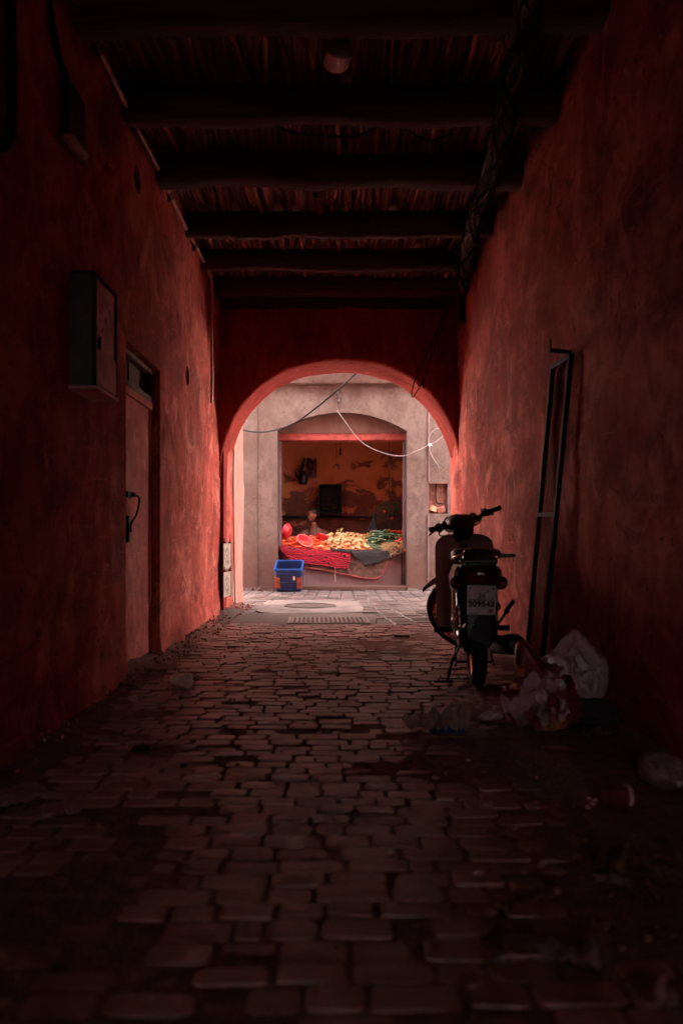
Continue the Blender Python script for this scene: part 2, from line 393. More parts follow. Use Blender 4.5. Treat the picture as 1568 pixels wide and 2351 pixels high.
M['eye'] = simple('eye', (0.25, 0.2, 0.18), 0.3)
M['kettle'] = simple('sooty pot metal', (0.02, 0.02, 0.024), 0.4, 0.4)
M['sack'] = simple('dark sack cloth', (0.022, 0.020, 0.026), 0.8)
M['glass'] = simple('dusty bulb glass', (0.08, 0.06, 0.06), 0.12)
M['whiteplastic'] = simple('pale polythene', (0.46, 0.31, 0.34), 0.22, var=0.2, scale=9, bmp=0.3)
M['litter'] = simple('dirty white paper', (0.60, 0.42, 0.39), 0.4, var=0.35, scale=12, bmp=0.4)
M['litter2'] = simple('purplish powder and paper', (0.30, 0.165, 0.19), 0.8, var=0.35, scale=12, bmp=0.4)
M['cup'] = simple('thin white cup plastic', (0.85, 0.66, 0.62), 0.25, var=0.1, bmp=0)
M['redlitter'] = simple('red wrapper', (0.13, 0.010, 0.010), 0.5)
M['card'] = simple('yellow cardboard', (0.20, 0.08, 0.022), 0.8)
M['stone'] = simple('grit', (0.20, 0.10, 0.075), 0.9, var=0.5)
def redprint():
    m, t, p = newmat('printed carrier bag'); v = coords(t)
    k = ramp(t, tnoise(t, v, 6.5, 3, 0.5, 0.6), [(0.47, (0.46, 0.30, 0.33)), (0.50, (0.17, 0.014, 0.020))])
    k = mix(t, ramp(t, tnoise(t, coords(t, (1, 1, 1.5)), 5.0, 2), [(0.60, 0.0), (0.63, 0.8)]), k, (0.50, 0.17, 0.04))
    t.links.new(k, p.inputs['Base Color']); p.inputs['Roughness'].default_value = 0.3
    bump(t, p, tnoise(t, v, 30, 4), 0.3, 0.006); return m
M['bagprint'] = redprint()
def fabric(name, fn):
    m, t, p = newmat(name); c, h = fn(t); t.links.new(c, p.inputs['Base Color']); p.inputs['Roughness'].default_value = 0.85
    bump(t, p, h, 0.4, 0.004); return m
def f_red(t):
    v = coords(t); wv = N(t, 'ShaderNodeTexWave', wave_type='BANDS', bands_direction='Z')
    wv.inputs['Scale'].default_value = 9.5; wv.inputs['Distortion'].default_value = 15; wv.inputs['Detail'].default_value = 1.5; wv.inputs['Detail Scale'].default_value = 0.7
    t.links.new(v, wv.inputs['Vector'])
    return ramp(t, wv.outputs['Fac'], [(0.30, (0.008, 0.003, 0.007)), (0.42, (0.52, 0.003, 0.024))]), tnoise(t, v, 90, 2)
def f_brown(t):
    v = coords(t); n = tnoise(t, coords(t, (1, 1, 2.2)), 9, 7, 0.7, 0.7)
    return ramp(t, n, [(0.33, (0.03, 0.013, 0.009)), (0.5, (0.13, 0.055, 0.038)), (0.7, (0.24, 0.12, 0.085))]), n
def f_dark(t):
    n = tnoise(t, coords(t), 14, 6, 0.7, 0.5)
    return ramp(t, n, [(0.35, (0.010, 0.011, 0.013)), (0.7, (0.07, 0.045, 0.045))]), n
def f_stripe(t):
    v = coords(t); wv = N(t, 'ShaderNodeTexWave', wave_type='BANDS', bands_direction='X')
    wv.inputs['Scale'].default_value = 13; wv.inputs['Distortion'].default_value = 0.6; t.links.new(v, wv.inputs['Vector'])
    return ramp(t, wv.outputs['Fac'], [(0.3, (0.06, 0.03, 0.024)), (0.6, (0.30, 0.15, 0.115))]), tnoise(t, v, 60, 3)
M['redcloth'] = fabric('red cloth with black wavy lines', f_red)
M['browncloth'] = fabric('brown fleecy blanket', f_brown)
M['darkcloth'] = fabric('charcoal cloth', f_dark)
M['robe'] = fabric('striped brown robe', f_stripe)
M['cloth_edge'] = simple('red blanket binding', (0.26, 0.015, 0.015), 0.8)
def f_poster(t):
    v = coords(t); n = tnoise(t, v, 16, 4, 0.7)
    return ramp(t, n, [(0.38, (0.02, 0.02, 0.03)), (0.5, (0.10, 0.04, 0.05)), (0.62, (0.32, 0.16, 0.17)), (0.7, (0.05, 0.04, 0.05))]), n
M['poster'] = fabric('faded wall calendar print', f_poster)

# ------------------------------------------------------------------ walls as real relief
def wall(name, mat, plan, z0, z1, step=0.06, holes=(), rounds=(), amp=0.012, side=1, top=None, back=0.0, foot=0.03):
    """plan: list of (x, y); surface param s = arc length. holes: (s0, s1, z0, z1, depth); rounds: (s, z, r, depth)"""
    P = [Vector((a, b, 0)) for a, b in plan]; L = [0]
    for a, b in zip(P, P[1:]): L.append(L[-1] + (b - a).length)
    def base(s):
        for i in range(len(P) - 1):
            if s <= L[i + 1] + 1e-6 or i == len(P) - 2:
                t = (s - L[i]) / (L[i + 1] - L[i]); tv = (P[i + 1] - P[i]).normalized()
                return P[i].lerp(P[i + 1], t), Vector((-tv.y, tv.x, 0)) * side
    def axis(a, b, extra):
        xs = set(round(a + (b - a) * i / max(1, int((b - a) / step)), 4) for i in range(int((b - a) / step) + 1)); xs.add(b)
        for e in extra:
            xs = set(x for x in xs if abs(x - e) > step * 0.45); xs.add(e)
        return sorted(xs)
    es = [h[0] for h in holes] + [h[1] for h in holes] + [l for l in L[1:-1]] + [0, L[-1]]
    ez = [h[2] for h in holes] + [h[3] for h in holes] + [z0, z1]
    rr = []
    for (s, z, r, dp) in rounds:
        es += [s - r * 1.3, s, s + r * 1.3]; ez += [z - r * 1.3, z, z + r * 1.3]
        rr.append((s - r * 1.3, s + r * 1.3, z - r * 1.3, z + r * 1.3))
    SS = axis(0, L[-1], es); ZZ = axis(z0, z1, ez)
    cut = [tuple(h[:4]) for h in holes] + rr
    def dist(s, z):
        dm = 9
        for (a, b, c, e) in cut:
            dx = max(a - s, 0, s - b); dz = max(c - z, 0, z - e); dm = min(dm, math.hypot(dx, dz))
        return dm
    def pt(s, z):
        p, n = base(s); q = Vector((p.x, p.y, z))
        k = min(1, dist(s, z) / 0.12) if cut else 1
        dd = amp * (1.3 * nz(q, 1.1, 2) + 0.55 * nz(q + Vector((9, 0, 0)), 4.5, 3)) * k
        dd += foot * max(0, (0.22 - z) / 0.22) ** 1.6 * (0.6 + 0.6 * nz(q, 3, 2))   # swells at the foot
        return q + n * dd
    mb = MB(); V = {}
    def gv(i, j):
        if (i, j) not in V: V[i, j] = mb.b.verts.new(pt(SS[i], ZZ[j]))
        return V[i, j]
    def inside(s, z): return any(a < s < b and c < z < e for a, b, c, e in cut)
    for i in range(len(SS) - 1):
        for j in range(len(ZZ) - 1):
            if inside((SS[i] + SS[i + 1]) / 2, (ZZ[j] + ZZ[j + 1]) / 2): continue
            mb.face([gv(i, j), gv(i + 1, j), gv(i + 1, j + 1), gv(i, j + 1)])
    def loop(a, b, c, e):
        i0 = min(range(len(SS)), key=lambda k: abs(SS[k] - a)); i1 = min(range(len(SS)), key=lambda k: abs(SS[k] - b))
        j0 = min(range(len(ZZ)), key=lambda k: abs(ZZ[k] - c)); j1 = min(range(len(ZZ)), key=lambda k: abs(ZZ[k] - e))
        return [(i, j0) for i in range(i0, i1)] + [(i1, j) for j in range(j0, j1)] + [(i, j1) for i in range(i1, i0, -1)] + [(i0, j) for j in range(j1, j0, -1)]
    for h in holes:
        lp = loop(*h[:4]); ring = []
        for (i, j) in lp:
            p, n = base(SS[i]); ring.append(mb.b.verts.new(gv(i, j).co - n * h[4]))
        for k in range(len(lp)):
            mb.face([gv(*lp[k]), gv(*lp[(k + 1) % len(lp)]), ring[(k + 1) % len(lp)], ring[k]])
    for (s, z, r, dp), q in zip(rounds, rr):
        lp = loop(*q); r1 = []; r2 = []
        for k, (i, j) in enumerate(lp):
            a = math.atan2(ZZ[j] - z, SS[i] - s); rq = r * (1 + 0.10 * nz((k * 0.7, z, s), 1, 2))
            p, n = base(s + rq * math.cos(a)); w_ = Vector((p.x, p.y, z + rq * math.sin(a)))
            r1.append(mb.b.verts.new(w_)); r2.append(mb.b.verts.new(w_ - n * dp))
        K = len(lp)
        for k in range(K):
            k2 = (k + 1) % K
            mb.face([gv(*lp[k]), gv(*lp[k2]), r1[k2], r1[k]]); mb.face([r1[k], r1[k2], r2[k2], r2[k]])
        mb.face(r2)
    if back:
        # body behind the skin so that the wall has thickness and no light leaks round it
        a = [mb.b.verts.new(Vector((base(L[i])[0].x, base(L[i])[0].y, z)) - base(min(L[i] + 1e-4, L[-1]))[1] * back) for i in range(len(P)) for z in (z0, z1)]
        for i in range(len(P) - 1): mb.face([a[2 * i], a[2 * i + 2], a[2 * i + 3], a[2 * i + 1]])
    o = mb.build(name, mat, smooth=True, angle=50)
    return o

XL, XR = -1.27, 1.31
ARX, ARZ, ARR = 0.052, 1.475, 1.278      # arch centre and radius
YA, YB, YC, YF = 8.33, 9.05, 9.95, 12.2  # arch front, arch back, street corner, shop front
ZC = 3.56                                # underside of the laths
# ground under everything
g = MB(); g.grid(lambda a, b: Vector((-40 + 80 * a, -30 + 90 * b, -0.05)), 8, 8)
tag(g.build('ground', M['dirt'], smooth=False), kind='structure')

# left wall of the passage, with the door opening and two round putlog holes
DY0, DY1, DZ = 4.74, 5.66, 2.06
BACK = -5.0
lw = wall('passage_wall', M['wall'], [(XL, BACK), (XL, 8.15), (-1.237, 8.36), (-1.19, 8.70), (-1.19, YB)], -0.04, ZC + 0.12,
          holes=[(DY0 - BACK, DY1 - BACK, -0.04, DZ, 0.30)], rounds=[(5.02 - BACK, ZV(412, 5.02), 0.085, 0.25), (6.70 - BACK, ZV(862, 6.70), 0.082, 0.25)], side=-1, amp=0.016)
tag(lw, 'red limewashed passage wall with the recessed metal door and two round holes', 'wall')
rw = wall('passage_wall', M['wall'], [(XR, BACK), (XR, 8.2), (1.295, 8.45), (1.318, YB)], -0.04, ZC + 0.12, side=1, amp=0.018)
tag(rw, 'red streaked passage wall beside the parked motorbike', 'wall')
bk = wall('passage_wall', M['wall'], [(-1.6, BACK), (1.7, BACK)], -0.04, ZC + 0.12, side=1, step=0.2, holes=[(1.35, 1.95, 1.5, 2.6, 0.3)])  # added to close the passage against light; its hole admits dim fill
tag(bk, 'unseen end wall behind the viewer, added to block light, with a high opening for fill light', 'wall')

# the arch wall between the passage and the street
def arch_wall():
    mb = MB(); n = 56
    def arc(t, r=0.0):
        a = PI * (1 - t); e = 2 / 2.16; ca, sa = math.cos(a), math.sin(a)
        return ARX + (ARR + r) * math.copysign(abs(ca) ** e, ca), ARZ + (ARR - 0.018 + r) * abs(sa) ** e
    xl, xr = -1.42, 1.46
    def top(t, zt):       # where the ray fans out to on the frame of the face
        x, z = arc(t)
        return x, zt
    rows = []
    def P(x, y, z, k=1.0):
        q = Vector((x, y, z)); return q
    def prof(t):
        # soffit with softly rounded arrises
        pr = []
        for (y, r) in ((YA, 0.030), (YA + 0.008, 0.012), (YA + 0.030, 0.0)) : pr.append((y, r))
        for k in range(1, 9): pr.append((YA + 0.03 + (YB - YA - 0.06) * k / 9, 0.0))
        pr += [(YB - 0.03, 0.0), (YB - 0.008, 0.010), (YB, 0.028)]
        return pr
    V = []
    for i in range(n + 1):
        t = i / n; row = []
        for (y, r) in prof(t):
            x, z = arc(t, r); dd = 0.010 * nz((x, y, z), 4.0, 3) + 0.012 * nz((x, y, z), 1.3, 2)
            x2, z2 = arc(t, r + dd); row.append(mb.b.verts.new((x2, y, z2)))
        V.append(row)
    for i in range(n):
        for j in range(len(V[0]) - 1): mb.face([V[i][j], V[i + 1][j], V[i + 1][j + 1], V[i][j + 1]])
    for (j, y, zt, m_) in ((0, YA, ZC + 0.12, 10), (len(V[0]) - 1, YB, 4.15, 10)):
        prev = [V[i][j] for i in range(n + 1)]
        for k in range(1, m_ + 1):
            cur = []
            for i in range(n + 1):
                b = V[i][j].co; tx = xl if i == 0 else (xr if i == n else b.x)
                f = k / m_
                x = b.x + (tx - b.x) * min(1, f); z = b.z + (zt - b.z) * f
                cur.append(mb.b.verts.new((x, y + 0.006 * nz((x, y, z), 2, 2) * (1 if y == YA else -1), z)))
            for i in range(n): mb.face([prev[i], prev[i + 1], cur[i + 1], cur[i]])
            prev = cur
    # outer wings that close the face against the side walls
    for y, zt in ((YA, ZC + 0.12), (YB, 4.15)):
        for x0, x1, b in ((-1.5, ARX - ARR - 0.02, V[0]), (ARX + ARR + 0.02, 1.5, V[-1])):
            pass
    mb.thick(0.0) if False else None
    return mb
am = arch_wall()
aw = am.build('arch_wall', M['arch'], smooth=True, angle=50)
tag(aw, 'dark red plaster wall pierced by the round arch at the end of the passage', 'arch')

# street side of the buildings
def slab(name, mat, x0, x1, y0, y1, z0, z1, label, cat, parent=None):
    b = MB(); b.box(((x0 + x1) / 2, (y0 + y1) / 2, (z0 + z1) / 2), (x1 - x0, y1 - y0, z1 - z0))
    o = b.build(name, mat, parent, smooth=False)
    if parent is None: tag(o, label, cat)
    return o
cw = wall('corner_wall', M['corner'], [(-1.185, YB), (-1.175, 9.4), (-1.172, YC - 0.05), (-1.20, YC), (-3.0, YC)], -0.04, 3.3, step=0.09, side=-1, amp=0.012)
tag(cw, 'corner of the left building beyond the arch, street light put into its paler tone', 'wall')
rc = wall('corner_wall', M['corner'], [(3.0, YB + 0.004), (1.46, YB + 0.004)], -0.04, 4.15, step=0.15, side=1, amp=0.012)
tag(rc, 'street front of the right building, behind the arch wall', 'wall')
j = MB(); j.box((1.39, (YA + YB) / 2 + 0.01, 1.4), (0.13, YB - YA, 2.9)); tag(j.build('arch_pier', M['arch'], smooth=False), 'masonry core inside the right pier carrying the arch', 'pier')
j = MB(); j.box((-1.30, (YA + YB) / 2 + 0.02, 1.4), (0.2, YB - YA - 0.04, 2.9)); tag(j.build('arch_pier', M['arch'], smooth=False), 'masonry core inside the left pier carrying the arch', 'pier')
slab('roof', M['concrete'], -3.0, 3.0, BACK - 0.5, YB - 0.03, ZC + 0.16, ZC + 0.4, 'unseen flat roof slab over the passage and its beams, added to block light', 'roof')  # unseen slab added above the laths to keep skylight out
slab('side_building', M['corner'], -3.0, -1.75, BACK - 0.5, YB + 0.1, -0.04, ZC + 0.15, 'solid mass of the left building behind the passage wall', 'building')
slab('side_building', M['corner'], 1.75, 3.0, BACK - 0.5, YB - 0.1, -0.04, ZC + 0.15, 'solid mass of the right building behind the passage wall', 'building')

# ------------------------------------------------------------------ ceiling
def ceiling():
    b = MB(); rnd = random.Random(3)
    for bay in range(16):
        y0 = 8.5 - 0.86 * (bay + 1); x = -1.30
        while x < 1.36:
            wd = rnd.uniform(0.018, 0.04); h = rnd.uniform(0.012, 0.03); sag = rnd.uniform(-0.012, 0.012)
            z = ZC + rnd.uniform(-0.006, 0.014); sk = rnd.uniform(-0.02, 0.02); r = wd * 0.55
            pts = [(x + sk * k + rnd.uniform(-0.003, 0.003), y0 - 0.04 + (0.94) * k / 4, z + sag * math.sin(k / 4 * PI)) for k in range(5)]
            b.tube(pts, [r * rnd.uniform(0.85, 1.1) for _ in pts], 6, sy=h / wd)
            x += wd + rnd.uniform(0.0, 0.008)
        if bay < 6 and rnd.random() < 0.9:      # a stick that has slipped and hangs
            x = rnd.uniform(-0.9, 0.9)
            b.tube([(x, y0 + 0.30, ZC - 0.005), (x + 0.02, y0 + 0.55, ZC - 0.03), (x + 0.05, y0 + 0.8, ZC - 0.07)], [0.02, 0.024, 0.014], 6, sy=0.4)
    b.box((0, 1.75, ZC + 0.08), (3.0, 13.6, 0.03))
    return b.build('ceiling', M['lath'], smooth=True, angle=60)
tag(ceiling(), kind='structure')
BY = [8.20, 7.40, 6.55, 5.58, 4.72, 3.84, 2.98, 2.1, 1.2, 0.3, -0.6, -1.5, -2.4, -3.3, -4.2]
BW = [0.12, 0.13, 0.13, 0.20, 0.17, 0.20, 0.17, 0.18, 0.18, 0.17, 0.18, 0.17, 0.18, 0.17, 0.18]
ordn = ['first', 'second', 'third', 'fourth', 'fifth', 'sixth', 'seventh', 'eighth', 'ninth', 'tenth', 'eleventh', 'twelfth', 'thirteenth', 'fourteenth', 'fifteenth']
for k, (y, wd) in enumerate(zip(BY, BW)):
    b = MB(); hh = 0.19; rings = []; n = 30
    for i in range(n + 1):
        x = -1.34 + 2.72 * i / n; f = i / n
        zb = 3.365 + 0.030 * nz((x, y, 1), 1.3, 2) + 0.012 * nz((x * 4, y, 3), 1.5, 3); yy = y + 0.022 * nz((x, y, 7), 0.9, 2)
        w2 = wd / 2 * (1 + 0.12 * nz((x, y, 13), 2, 2)); zt = 3.365 + hh
        rings.append([b.b.verts.new((x, yy + a * w2, z)) for a, z in ((-1, zt), (-1.04, zb + 0.05), (-0.86, zb + 0.015), (-0.55, zb), (0.55, zb + 0.002), (0.86, zb + 0.016), (1.04, zb + 0.05), (1, zt))])
    b.skin(rings)
    o = b.build('wooden_beam', M['beam'], smooth=True, angle=50)
    tag(o, f'rough dark ceiling beam, {ordn[k]} from the arch', 'beam', 'wooden beams under the ceiling')
# ragged strip in beam wood along the arch wall, under the last beam
b = MB()
def strip(a, c):
    x = -1.2 + 2.35 * a; z = 3.27 + 0.12 * c + (0.02 * nz((x * 3, 5, 0), 1, 3) if c < 0.5 else 0)
    return Vector((x, YA - 0.012 - 0.05 * c, z))
b.grid(strip, 60, 2); b.thick(0.01)
tag(b.build('wall_plate', M['beam']), 'ragged timber plate where the last beam meets the arch wall', 'timber')

# ------------------------------------------------------------------ paving
def sett(mb, cx, cy, w, l, z, rnd, ang=0.0, h=0.03, shear=0.0):
    """one worn sett: rounded outline, domed worn top"""
    r = min(w, l) * rnd.uniform(0.12, 0.28); hw, hl = w / 2, l / 2; out = []
    for (sx, sy, a0) in ((1, 1, 0), (-1, 1, 90), (-1, -1, 180), (1, -1, 270)):
        for k in (0, 45, 90):
            a = R(a0 + k); out.append((sx * (hw - r) + r * math.cos(a), sy * (hl - r) + r * math.sin(a)))
    tx, ty = rnd.gauss(0, 0.014), rnd.gauss(0, 0.024); ca, sa = math.cos(ang), math.sin(ang)
    jit = [1 + rnd.uniform(-0.05, 0.04) for _ in out]
    def ring(k, dz):
        o = []
        for (x, y), jj in zip(out, jit):
            x *= k * jj; y = y * k * jj; zz = z + dz + tx * x + ty * y
            xx = x + shear * y
            o.append(mb.b.verts.new((cx + xx * ca - y * sa, cy + xx * sa + y * ca, zz)))
        return o
    a, b_, c, d_ = ring(1.0, -h), ring(0.99, -0.006), ring(0.95, -0.0012), ring(0.68, 0.0004 + rnd.uniform(-0.0016, 0.0008))
    mb.skin([a, b_, c, d_], caps=False); mb.face(d_)
rnd = random.Random(11)
pv = MB(); y = -3.5; row = 0
while y < 7.62:
    l = 0.087 * rnd.uniform(0.86, 1.12); x = -1.42 - rnd.uniform(0, 0.19)
    while x < 1.45:
        w_ = 0.165 * rnd.uniform(0.68, 1.18)
        if rnd.random() < 0.10: w_ *= 0.6
        cx = x + w_ / 2; cy = y + l / 2 + 0.020 * math.sin(cx * 1.9 + y * 0.8) + 0.02 * nz((cx, y, 0), 0.8, 2)
        edge = max(0, abs(cx) - 1.0)
        z = -0.002 + 0.010 * nz((cx, y, 4), 0.9, 2) + rnd.gauss(0, 0.0032) - edge * 0.06
        if rnd.random() > 0.015: sett(pv, cx, cy, w_ - rnd.uniform(0.006, 0.014), l - rnd.uniform(0.006, 0.013), z, rnd)
        x += w_
    y += l; row += 1
tag(pv.build('paving', M['setts'], smooth=True, angle=42), kind='structure')
def dirt(name, x0, x1, y0, y1, f, mat, st=0.035):
    b = MB(); b.grid(lambda a, c: Vector((x0 + (x1 - x0) * a, y0 + (y1 - y0) * c, f(x0 + (x1 - x0) * a, y0 + (y1 - y0) * c))), int((x1 - x0) / st), int((y1 - y0) / st))
    return b.build(name, mat, smooth=True, angle=180)
def fd(x, y):
    e = max(0, -x - 1.06) ** 1.2 * 0.26 * (0.75 + 0.9 * nz((x, y, 8), 1.6, 3)) + max(0, x - 1.05) ** 1.3 * 0.14 + 0.013 * max(0, min(1, (x - 0.15 + 0.5 * nz((x, y, 77), 0.9, 3)) / 0.5)) * max(0, min(1, (4.2 - y) / 1.2)) + 0.010 * max(0, nz((x, y, 55), 1.1, 4) - 0.12)
    near = max(0, 1 - abs(y - 5.1) / 0.8) * max(0, -x - 1.05) * 0.05
    return -0.0080 + 0.006 * nz((x, y, 0), 2.5, 4) + 0.007 * nz((x, y, 30), 0.8, 3) + e + near + 0.01 * nz((x, y, 5), 9, 3) * min(1, e * 14)
tag(dirt('dirt', -1.4, 1.4, 0.4, 7.66, fd, M['dirt']), kind='structure')

# street setts run towards the shop in curving files
sp = MB(); rnd = random.Random(5)
GR = (-0.50, 0.32, 7.62, 8.26)         # drain grate bay
def in_patch(x, y):
    if GR[0] < x < GR[1] and GR[2] < y < GR[3]: return True
    if ((x + 0.31) / 0.62) ** 4 + ((y - 9.5) / 0.86) ** 4 < 1: return True
    return x < 0.42 + 0.1 * math.sin(y * 5) and y < 8.75 + 0.08 * math.sin(x * 7)
for c in range(-36, 40):
    y = 7.66
    while y < 12.14:
        l = 0.112 * rnd.uniform(0.85, 1.15); ym = y + l / 2; q = 12.2 - ym
        wd = 0.172; cxx = c * wd
        x = cxx + (0.012 + 0.030 * max(-1, min(1.6, cxx / 1.0))) * q * q * 0.55 - 0.03 * q + 0.01 * nz((c, ym, 0), 1.5, 2)
        sh = -(0.024 + 0.060 * max(-1, min(1.6, cxx / 1.0))) * q * 0.55
        grow = 1 + 0.030 * 0.55 * q * q * (1 if abs(cxx) < 1.6 else 0)
        if (abs(x) < 1.5 or y > YC) and not in_patch(x, ym) and abs(x) < 5 and (y > 8.0 or x > 0.2 + 0.15 * math.sin(y * 9)):
            sett(sp, x, ym, wd * grow - 0.014, l - 0.010, 0.0 + 0.006 * nz((x, ym, 2), 1, 2) + rnd.gauss(0, 0.0025), rnd, ang=0, shear=sh)
        y += l
tag(sp.build('paving', M['street_setts'], smooth=True, angle=42), kind='structure')
def fs(x, y):
    z = -0.012 + 0.006 * nz((x, y, 2), 2.5, 4)
    pile = max(0, -x - 0.93) * max(0, 1 - abs(y - 8.8) / 0.8) * 0.40 * (1 + 1.3 * nz((x, y, 1), 4, 3)) if x > -1.3 else 0
    wallfoot = max(0, 1 - (12.2 - y) / 0.22) * 0.045 * (1 + nz((x, y, 3), 5, 3)) if not (-0.95 < x < 1.1) else 0
    return z + pile + wallfoot + 0.02 * nz((x, y, 9), 14, 3) * min(1, (pile + wallfoot) * 9)
tag(dirt('dirt', -5.5, 5.5, 7.60, 12.2, fs, M['street_dirt'], 0.045), kind='structure')
# concrete patch with the manhole, and the strip around the grate
def patch(x0, x1, y0, y1, f, mat, z):
    b = MB()
    pts = []
    for k in range(72):
        a = 2 * PI * k / 72; ca, sa = math.cos(a), math.sin(a); e = 0.42
        rx, ry = (x1 - x0) / 2, (y1 - y0) / 2
        x = (x0 + x1) / 2 + rx * math.copysign(abs(ca) ** e, ca); y = (y0 + y1) / 2 + ry * math.copysign(abs(sa) ** e, sa)
        q = 1 + f * nz((x, y, 0), 2.2, 4); pts.append(((x - (x0 + x1) / 2) * q + (x0 + x1) / 2, (y - (y0 + y1) / 2) * q + (y0 + y1) / 2, z))
    rings = []
    cen = Vector(((x0 + x1) / 2, (y0 + y1) / 2, z))
    for k, dz in ((1.0, -0.04), (1.0, -0.003), (0.985, 0.0), (0.8, 0.001), (0.5, 0.002), (0.2, 0.002)):
        rings.append([b.b.verts.new(cen + (Vector(p) - cen) * k + Vector((0, 0, dz + 0.003 * nz(Vector(p) * k, 3, 2)))) for p in pts])
    b.skin(rings, caps=False); b.face(rings[-1])
    return b.build('concrete_patch', mat, smooth=True, angle=40)
tag(patch(-0.93, 0.31, 8.66, 10.36, 0.06, M['concrete'], 0.007), kind='structure')
tag(patch(-1.16, 0.42, 7.56, 8.74, 0.05, M['street_dirt'], 0.001), kind='structure')
mh = MB(); pts = []
for k in range(48):
    a = 2 * PI * k / 48; r = 0.315 * (1 + 0.03 * nz((math.cos(a) * 2, math.sin(a) * 2, 0), 1.5, 3)); pts.append((r * math.cos(a), r * math.sin(a)))
rings = []
for k, dz in ((1.0, -0.02), (1.0, 0.016), (0.95, 0.020), (0.92, 0.010), (0.7, 0.012), (0.4, 0.015), (0.15, 0.014)):
    rings.append([mh.b.verts.new((-0.315 + x * k, 9.50 + y * k, dz + 0.006 * nz((x * k, y * k, 2), 9, 3) * (k < 0.9))) for x, y in pts])
mh.skin(rings, caps=False); mh.face(rings[-1])
tag(mh.build('manhole_cover', M['concrete_dark']), 'round crumbling manhole cover set in pale concrete', 'manhole cover')
# drain grate: a plate with square holes over a near-black sheet that paints the shade below
gr = empty('drain_grate', (-0.08, 7.95, 0)); tag(gr, 'cast iron drain grate with rows of square holes in the paving', 'drain grate')
b = MB(); gx, gy = 16, 5; W_, H_ = 0.72, 0.46
for i in range(gx + 1): 
    b.box((-W_ / 2 + W_ * i / gx, 0, 0.006), (0.017, H_ + 0.017, 0.014))
for jx in range(gx):
    for jj in range(gy + 1):
        b.box((-W_ / 2 + W_ * (jx + 0.5) / gx, -H_ / 2 + H_ * jj / gy, 0.006), (W_ / gx - 0.017, 0.040 if 0 < jj < gy else 0.03, 0.0125))
o = b.build('grate_plate', M['castiron'], gr, smooth=False)
f = MB()
for (cx, cy, sx, sy) in ((0, H_ / 2 + 0.025, W_ + 0.09, 0.03), (0, -H_ / 2 - 0.025, W_ + 0.09, 0.03), (W_ / 2 + 0.03, 0, 0.03, H_ + 0.02), (-W_ / 2 - 0.03, 0, 0.03, H_ + 0.02)):
    f.box((cx, cy, 0.004), (sx, sy, 0.016))
f.build('grate_frame', M['castiron'], gr, smooth=False)
f = MB(); f.box((0, 0, -0.006), (W_ + 0.01, H_ + 0.01, 0.008)); f.build('grate_dark_sheet', M['hole'], gr, smooth=False)
gr.rotation_euler = (0, 0, R(2)); gr.scale = (1, 1, 1)

# rubble: crumbled plaster banked against the wall feet
def rubble(name, spots, n, label, mat, s0=0.008, s1=0.035, seed=1):
    b = MB(); r_ = random.Random(seed)
    for _ in range(n):
        x0, x1, y0, y1, z0, z1 = r_.choice(spots); s = s0 + (s1 - s0) * r_.random() ** 2.2
        c = Vector((r_.uniform(x0, x1), r_.uniform(y0, y1), r_.uniform(z0, z1)))
        q = Euler((r_.uniform(0, 6), r_.uniform(0, 6), r_.uniform(0, 6))).to_matrix()
        vs = [b.b.verts.new(c + q @ Vector((sx * s * r_.uniform(0.5, 1), sy * s * r_.uniform(0.4, 0.9), sz * s * r_.uniform(0.3, 0.7)))) for sx in (-1, 1) for sy in (-1, 1) for sz in (-1, 1)]
        for qd in ((0, 1, 3, 2), (4, 6, 7, 5), (0, 4, 5, 1), (2, 3, 7, 6), (0, 2, 6, 4), (1, 5, 7, 3)): b.face([vs[i] for i in qd])
    o = b.build(name, mat, smooth=False); return tag(o, label, 'rubble', kind='stuff')
rubble('rubble', [(-1.2, -1.0, 8.3, 9.5, 0.0, 0.04), (-1.2, -1.08, 8.7, 9.3, 0.03, 0.07)], 380, 'crumbled pale plaster heaped at the foot of the arch', M['corner'], 0.004, 0.022, 1)
rubble('rubble', [(-1.26, -1.04, 4.5, 8.3, 0.0, 0.03), (-1.26, -1.14, 2.0, 8.3, 0.02, 0.04)], 700, 'broken plaster and grit along the foot of the left wall', M['rubble'], 0.002, 0.013, 2)
rubble('rubble', [(1.35, 3.2, 12.02, 12.19, 0.0, 0.05), (-3, -0.95, 12.05, 12.19, 0, 0.03)], 420, 'crumbled plaster along the foot of the shop front', M['facade'], 0.006, 0.04, 3)
rubble('grit', [(-1.0, 1.2, 1.5, 7.5, 0.002, 0.008), (0.2, 1.2, 1.4, 4.0, 0.002, 0.012)], 320, 'grit and crumbs scattered over the setts', M['stone'], 0.002, 0.010, 4)
# stone step under the door
b = MB()
for (cy, ln, z, dx) in ((4.98, 0.50, 0.012, 0.13), (5.46, 0.44, 0.018, 0.17)):
    rings = []
    for i in range(13):
        y_ = cy - ln / 2 + ln * i / 12; x1 = XL + 0.02 + dx * (1 + 0.35 * nz((0, y_, 1), 5, 2)); zt = z + 0.012 * nz((0, y_, 4), 6, 2)
        rings.append([b.b.verts.new(p) for p in ((XL - 0.28, y_, -0.04), (XL - 0.28, y_, zt), (XL, y_, zt), (x1 - 0.03, y_, zt - 0.008), (x1, y_, zt - 0.035), (x1, y_, -0.05))])
    b.skin(rings)
tag(b.build('door_step', M['rubble'], smooth=True), 'broken stone step in front of the metal door', 'step')
slab('added_low_wall', M['white'], -9.5, -3.0, YC - 0.25, YC - 0.05, -0.04, 2.0, 'unseen wall left of the passage building, added low so that sun floods the lane', 'wall')  # made-up walls, kept low so sun reaches the side lanes
slab('added_low_wall', M['white'], 3.0, 9.5, YB - 0.25, YB - 0.05, -0.04, 2.0, 'unseen wall right of the passage building, added low so that sun floods the lane', 'wall')
